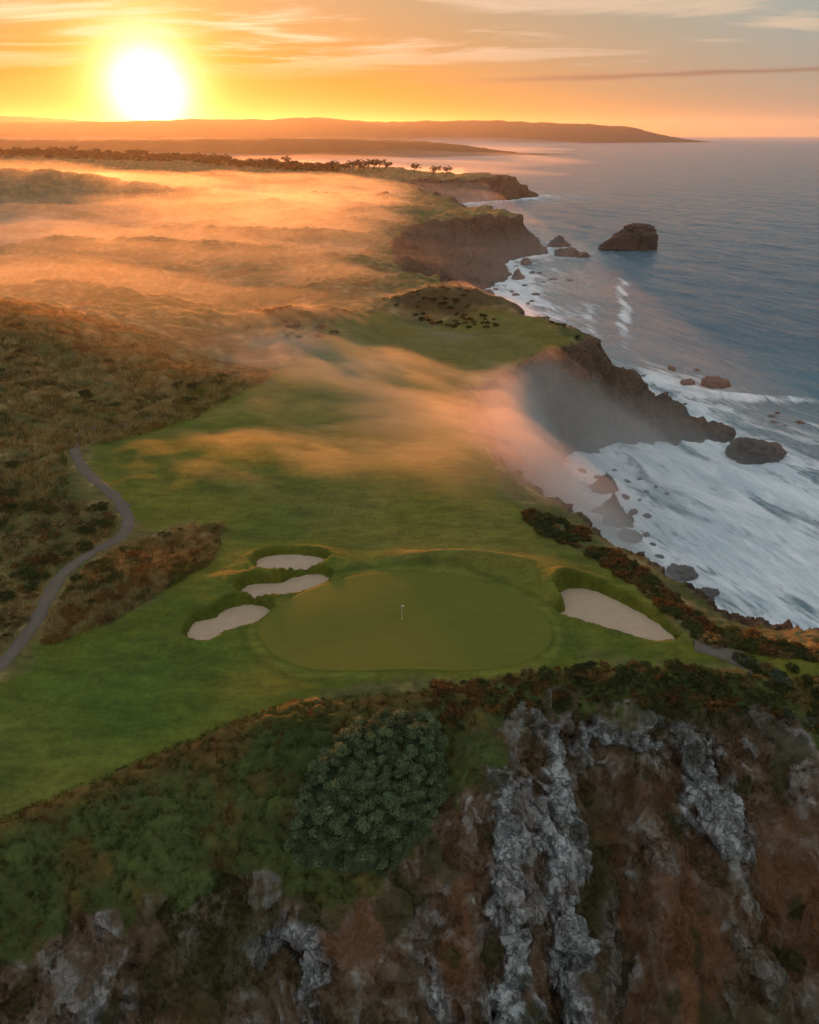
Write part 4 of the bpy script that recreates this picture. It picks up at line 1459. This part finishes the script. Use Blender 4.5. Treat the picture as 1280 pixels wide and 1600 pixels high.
# grasses
def grass(name, pts, z, length, width, seed, cols, lean=0.5, blades=5):
    rg = np.random.default_rng(seed)
    n = len(pts)
    P = np.repeat(np.column_stack([pts, z]), blades, axis=0)
    m = len(P)
    P[:, :2] += rg.normal(size=(m, 2)) * length * 0.25
    a = rg.uniform(0, 2 * math.pi, m)
    d = np.stack([np.cos(a), np.sin(a)], 1)
    L = length * rg.uniform(0.5, 1.2, m)
    tip = np.column_stack([P[:, :2] + d * (L * lean * rg.uniform(0.2, 1, m))[:, None], P[:, 2] + L])
    sd = np.column_stack([-d[:, 1], d[:, 0], 0 * a]) * width * 0.5
    P[:, 2] -= 0.08
    V = np.stack([P - sd, P + sd, tip], 1).reshape(-1, 3)
    F = np.arange(3 * m).reshape(m, 3)
    C = np.asarray(cols)[:, None, :] * rg.uniform(0.65, 1.35, (n, blades, 1))
    C = np.repeat(C.reshape(m, 3), 3, axis=0)
    me = mesh_from(name, V, F, False)
    vattr(me, 'tint', C)
    return link(name, me, m_grass, kind='stuff')


m_grass, T = mat_new('grass_blades')
a = T.n('ShaderNodeAttribute', attribute_name='tint').outputs['Color']
b = T.n('ShaderNodeBsdfPrincipled')
T.put(b.inputs['Base Color'], a)
b.inputs['Roughness'].default_value = 0.8
b.inputs['Specular IOR Level'].default_value = 0.1
tr = T.n('ShaderNodeBsdfTranslucent')
T.put(tr.inputs[0], a)
mx = T.n('ShaderNodeMixShader')
mx.inputs[0].default_value = 0.4
T.link(b.outputs[0], mx.inputs[1])
T.link(tr.outputs[0], mx.inputs[2])
o = T.n('ShaderNodeOutputMaterial')
T.link(mx.outputs[0], o.inputs['Surface'])


def mixcol(pts, sets, seed):
    n1 = fbm(pts[:, 0] / 6, pts[:, 1] / 6, seed, 3)
    q = np.clip(n1 * 0.9 + 0.5, 0, 0.999) * len(sets)
    return np.array(sets)[q.astype(int)]


bank = P40([(-40, 1290), (0, 1272), (100, 1228), (230, 1172), (400, 1115), (520, 1090), (660, 1078), (850, 1052), (1000, 1046), (1120, 1048), (1200, 1060), (1290, 1075), (1290, 1110), (1000, 1095), (850, 1085), (740, 1110),
            (700, 1200), (680, 1290), (560, 1380), (330, 1400), (120, 1450), (-60, 1500)], 36.5)
gp = in_poly(bank, 34000, 21)
zz, tt, _, _, _ = height(gp[:, 0], gp[:, 1])
k = (tt > 0.78) & (tt < 0.999) & (sdist(bush_poly, gp[:, 0], gp[:, 1]) < 0.2)
gp, zz, tt = gp[k], zz[k], tt[k]
gc = mixcol(gp, [(0.12, 0.05, 0.013), (0.045, 0.06, 0.014), (0.065, 0.085, 0.02), (0.055, 0.07, 0.016), (0.15, 0.07, 0.018)], 3.0)
grass('bank_grass', gp, zz, 0.36, 0.06, 31, gc * 1.25)
# tufts on the earth and green slopes of the rock face
q = in_poly([(-42, 30), (-10, 34), (4, 40), (14, 46), (50, 46), (56, 62), (50, 70), (12, 70), (2, 52), (-40, 46)], 26000, 25)
qz, qt, _, _, _ = height(q[:, 0], q[:, 1])
_, pl_, so_, mo_, cr_ = cliff_cover(q[:, 0].astype(np.float32), q[:, 1].astype(np.float32), qz)
k = (qt < 0.86) & (qt > 0.15) & (cr_ < 0.42) & (sdist(bush_poly, q[:, 0], q[:, 1]) < 0)
q, qz, so_, mo_ = q[k], qz[k], so_[k], mo_[k]
qc = np.where((so_ > mo_)[:, None], np.array([[0.165, 0.078, 0.028]]), np.array([[0.062, 0.062, 0.018]]))
grass('cliff_grass', q, qz, 0.40, 0.07, 39, qc, lean=0.9)
# longer grass on the bunker lips
lp = []
for name, poly in BUNKERS:
    q = np.concatenate([poly + (poly - poly.mean(0)) / np.linalg.norm(poly - poly.mean(0), axis=1)[:, None] * r_ for r_ in (0.4, 0.6)])
    q = np.repeat(q, 6, axis=0) + np.random.default_rng(4).normal(size=(len(q) * 6, 2)) * 0.3
    lp.append(q[sdist(poly, q[:, 0], q[:, 1]) < -0.25])
lp = np.concatenate(lp)
grass('lip_grass', lp, height(lp[:, 0], lp[:, 1])[0], 0.17, 0.045, 37, mixcol(lp, [(0.10, 0.115, 0.018), (0.13, 0.13, 0.022), (0.09, 0.105, 0.016)], 9.0))
hp = np.concatenate([in_poly(P40([(215, 850), (350, 815), (345, 835), (330, 880), (230, 940), (130, 985), (60, 1005), (115, 915), (150, 880)]), 7000, 22),
                     in_poly(P40([(-60, 790), (100, 790), (180, 805), (180, 845), (90, 900), (40, 975), (-60, 1060)]), 5000, 23)])
hp = hp[np.array([np.min(np.hypot(path_pts[:, 0] - x, path_pts[:, 1] - y)) > 1.5 for x, y in hp])]
zz = height(hp[:, 0], hp[:, 1])[0] + 0.2
grass('dune_grass', hp, zz, 0.55, 0.07, 33, mixcol(hp, [(0.11, 0.11, 0.03), (0.27, 0.19, 0.068), (0.37, 0.27, 0.11), (0.26, 0.135, 0.036)], 5.0))
hp = in_poly(P40([(-60, 500), (0, 498), (150, 520), (290, 530), (430, 565), (380, 590), (270, 640), (180, 680), (100, 700), (110, 760), (0, 790), (-60, 790)], 44), 22000, 24)
zz = height(hp[:, 0], hp[:, 1])[0] + 0.25
grass('heath_grass', hp, zz, 0.9, 0.14, 35, mixcol(hp, [(0.12, 0.11, 0.032), (0.26, 0.185, 0.065), (0.36, 0.26, 0.10), (0.24, 0.135, 0.038)], 7.0))


# ================================================================== wind-bent trees on the ridge
m_needle = leaf_mat('dark_cypress_needles', (0.012, 0.016, 0.007), (0.045, 0.05, 0.02), 0.15)
tree_protos = []
for v in range(4):
    rg = np.random.default_rng(80 + v)
    lean = 0.8 + 0.5 * v / 3
    H = 10.0
    trunk = [(0, 0, -0.6), (0.3 * lean, 0, 2.4), (0.9 * lean, 0.2, 4.8), (1.8 * lean, 0.1, 6.8)]
    V, F = tube(trunk, [0.55, 0.42, 0.3, 0.14], 7)
    parts = [(V, F)]
    for b_ in range(4):
        a = b_ * 1.6 + v
        p0 = np.array(trunk[2]) * 0.7 + np.array(trunk[1]) * 0.3
        p2 = np.array([p0[0] + 3.0 * math.cos(a) + 0.8 * lean, p0[1] + 3.0 * math.sin(a), 6.6 + rg.uniform(-0.6, 1)])
        Vb, Fb = tube([p0, (p0 + p2) / 2 + (0, 0, 0.5), p2], [0.22, 0.15, 0.06], 5)
        parts.append((Vb, Fb))
    Vt = np.concatenate([p for p, _ in parts])
    off = np.cumsum([0] + [len(p) for p, _ in parts[:-1]])
    Ft = np.concatenate([f + o_ for (_, f), o_ in zip(parts, off)])
    n = 46
    a = rg.uniform(0, 2 * math.pi, n)
    rr = np.sqrt(rg.uniform(0, 1, n)) * 4.6
    cc = np.column_stack([1.6 * lean + rr * np.cos(a) * 1.15, rr * np.sin(a) * 0.9, 5.9 + rg.uniform(-2.4, 2.2, n) * (1.15 - rr / 6.5) + 0.6 * np.sin(a * 2 + v) + 0.6 * rr * np.cos(a) / 4.6 * (v % 2)])
    Vc, Fc, tc_ = leaf_cloud(cc, rg.uniform(0.7, 1.5, n), 22, 0.42, 90 + v, 0.6)
    tree_protos.append((mesh_from('trunk', Vt, Ft), leaf_mesh('crown', Vc, Fc, tc_)))
    tree_protos[-1][0].materials.append(m_bark)
    tree_protos[-1][1].materials.append(m_needle)


def tree(x, y, sc, v, rz, label, group=None):
    z = float(height(np.array([x]), np.array([y]))[0][0])
    o = empty('cypress_tree', (x, y, z), label=label, category='tree')
    o.scale = (sc, sc, sc)
    o.rotation_euler.z = rz
    if group:
        o['group'] = group
    for nm, me in zip(('trunk', 'crown'), tree_protos[v]):
        c = bpy.data.objects.new(nm, me)
        COL.objects.link(c)
        c.parent = o
    return o


def on_skyline(px, Y):
    """world x for a photo column at distance Y"""
    a, b = px - 640.0, 530.0
    return a / (F_PX * math.cos(PITCH) + b * math.sin(PITCH)) * Y


TY = 1262
tree(on_skyline(647, TY), TY, 1.75, 0, 0.2, 'lone round-crowned cypress, leftmost of the three on the headland')
tree(on_skyline(677, TY), TY, 1.85, 3, 0.0, 'broad windswept cypress, middle one of the three on the headland')
tree(on_skyline(697, TY), TY, 1.55, 2, -0.3, 'small leaning cypress, rightmost of the three on the headland')
rt = random.Random(9)
for px in (602, 592, 584, 575, 565, 561, 552, 545, 538, 530, 521, 513):
    Y = 1270 + rt.uniform(-15, 25) + (602 - px) * 0.3
    tree(on_skyline(px, Y), Y, rt.uniform(1.5, 2.2), rt.randrange(4), rt.uniform(-0.5, 0.5), 'windswept cypress in the grove at the right end of the treeline', 'cypress grove')
for i in range(150):
    px = -60 + 575 * (i + rt.random()) / 150
    ridge = 1290 + 330 * float(sstep(0, -700, np.array([on_skyline(px, 1450)]))[0])
    Y = ridge - 20 + rt.uniform(-45, 35)
    place = 'left of the sun' if px < 150 else ('under the sun' if px < 310 else 'between the sun and the grove')
    tree(on_skyline(px, Y), Y, rt.uniform(1.1, 1.9), rt.randrange(4), rt.uniform(0, 6.28), 'dark cypress in the long ridge treeline ' + place, 'treeline on the ridge')
# dense undergrowth that closes the treeline below the crowns
rg = np.random.default_rng(6)
n = 900
px = rg.uniform(-80, 530, n)
Y = np.array([1290 + 330 * float(sstep(0, -700, np.array([on_skyline(a, 1450)]))[0]) for a in px]) + rg.uniform(-60, 40, n)
x = np.array([on_skyline(a, b) for a, b in zip(px, Y)])
cc = np.column_stack([x, Y, height(x, Y)[0] + rg.uniform(0.5, 6.5, n)])
V, F, t = leaf_cloud(cc, rg.uniform(3, 6.0, n), 26, 1.3, 97, 0.7)
link('ridge_woodland', leaf_mesh('ridge_woodland', V, F, t), m_needle, kind='stuff')
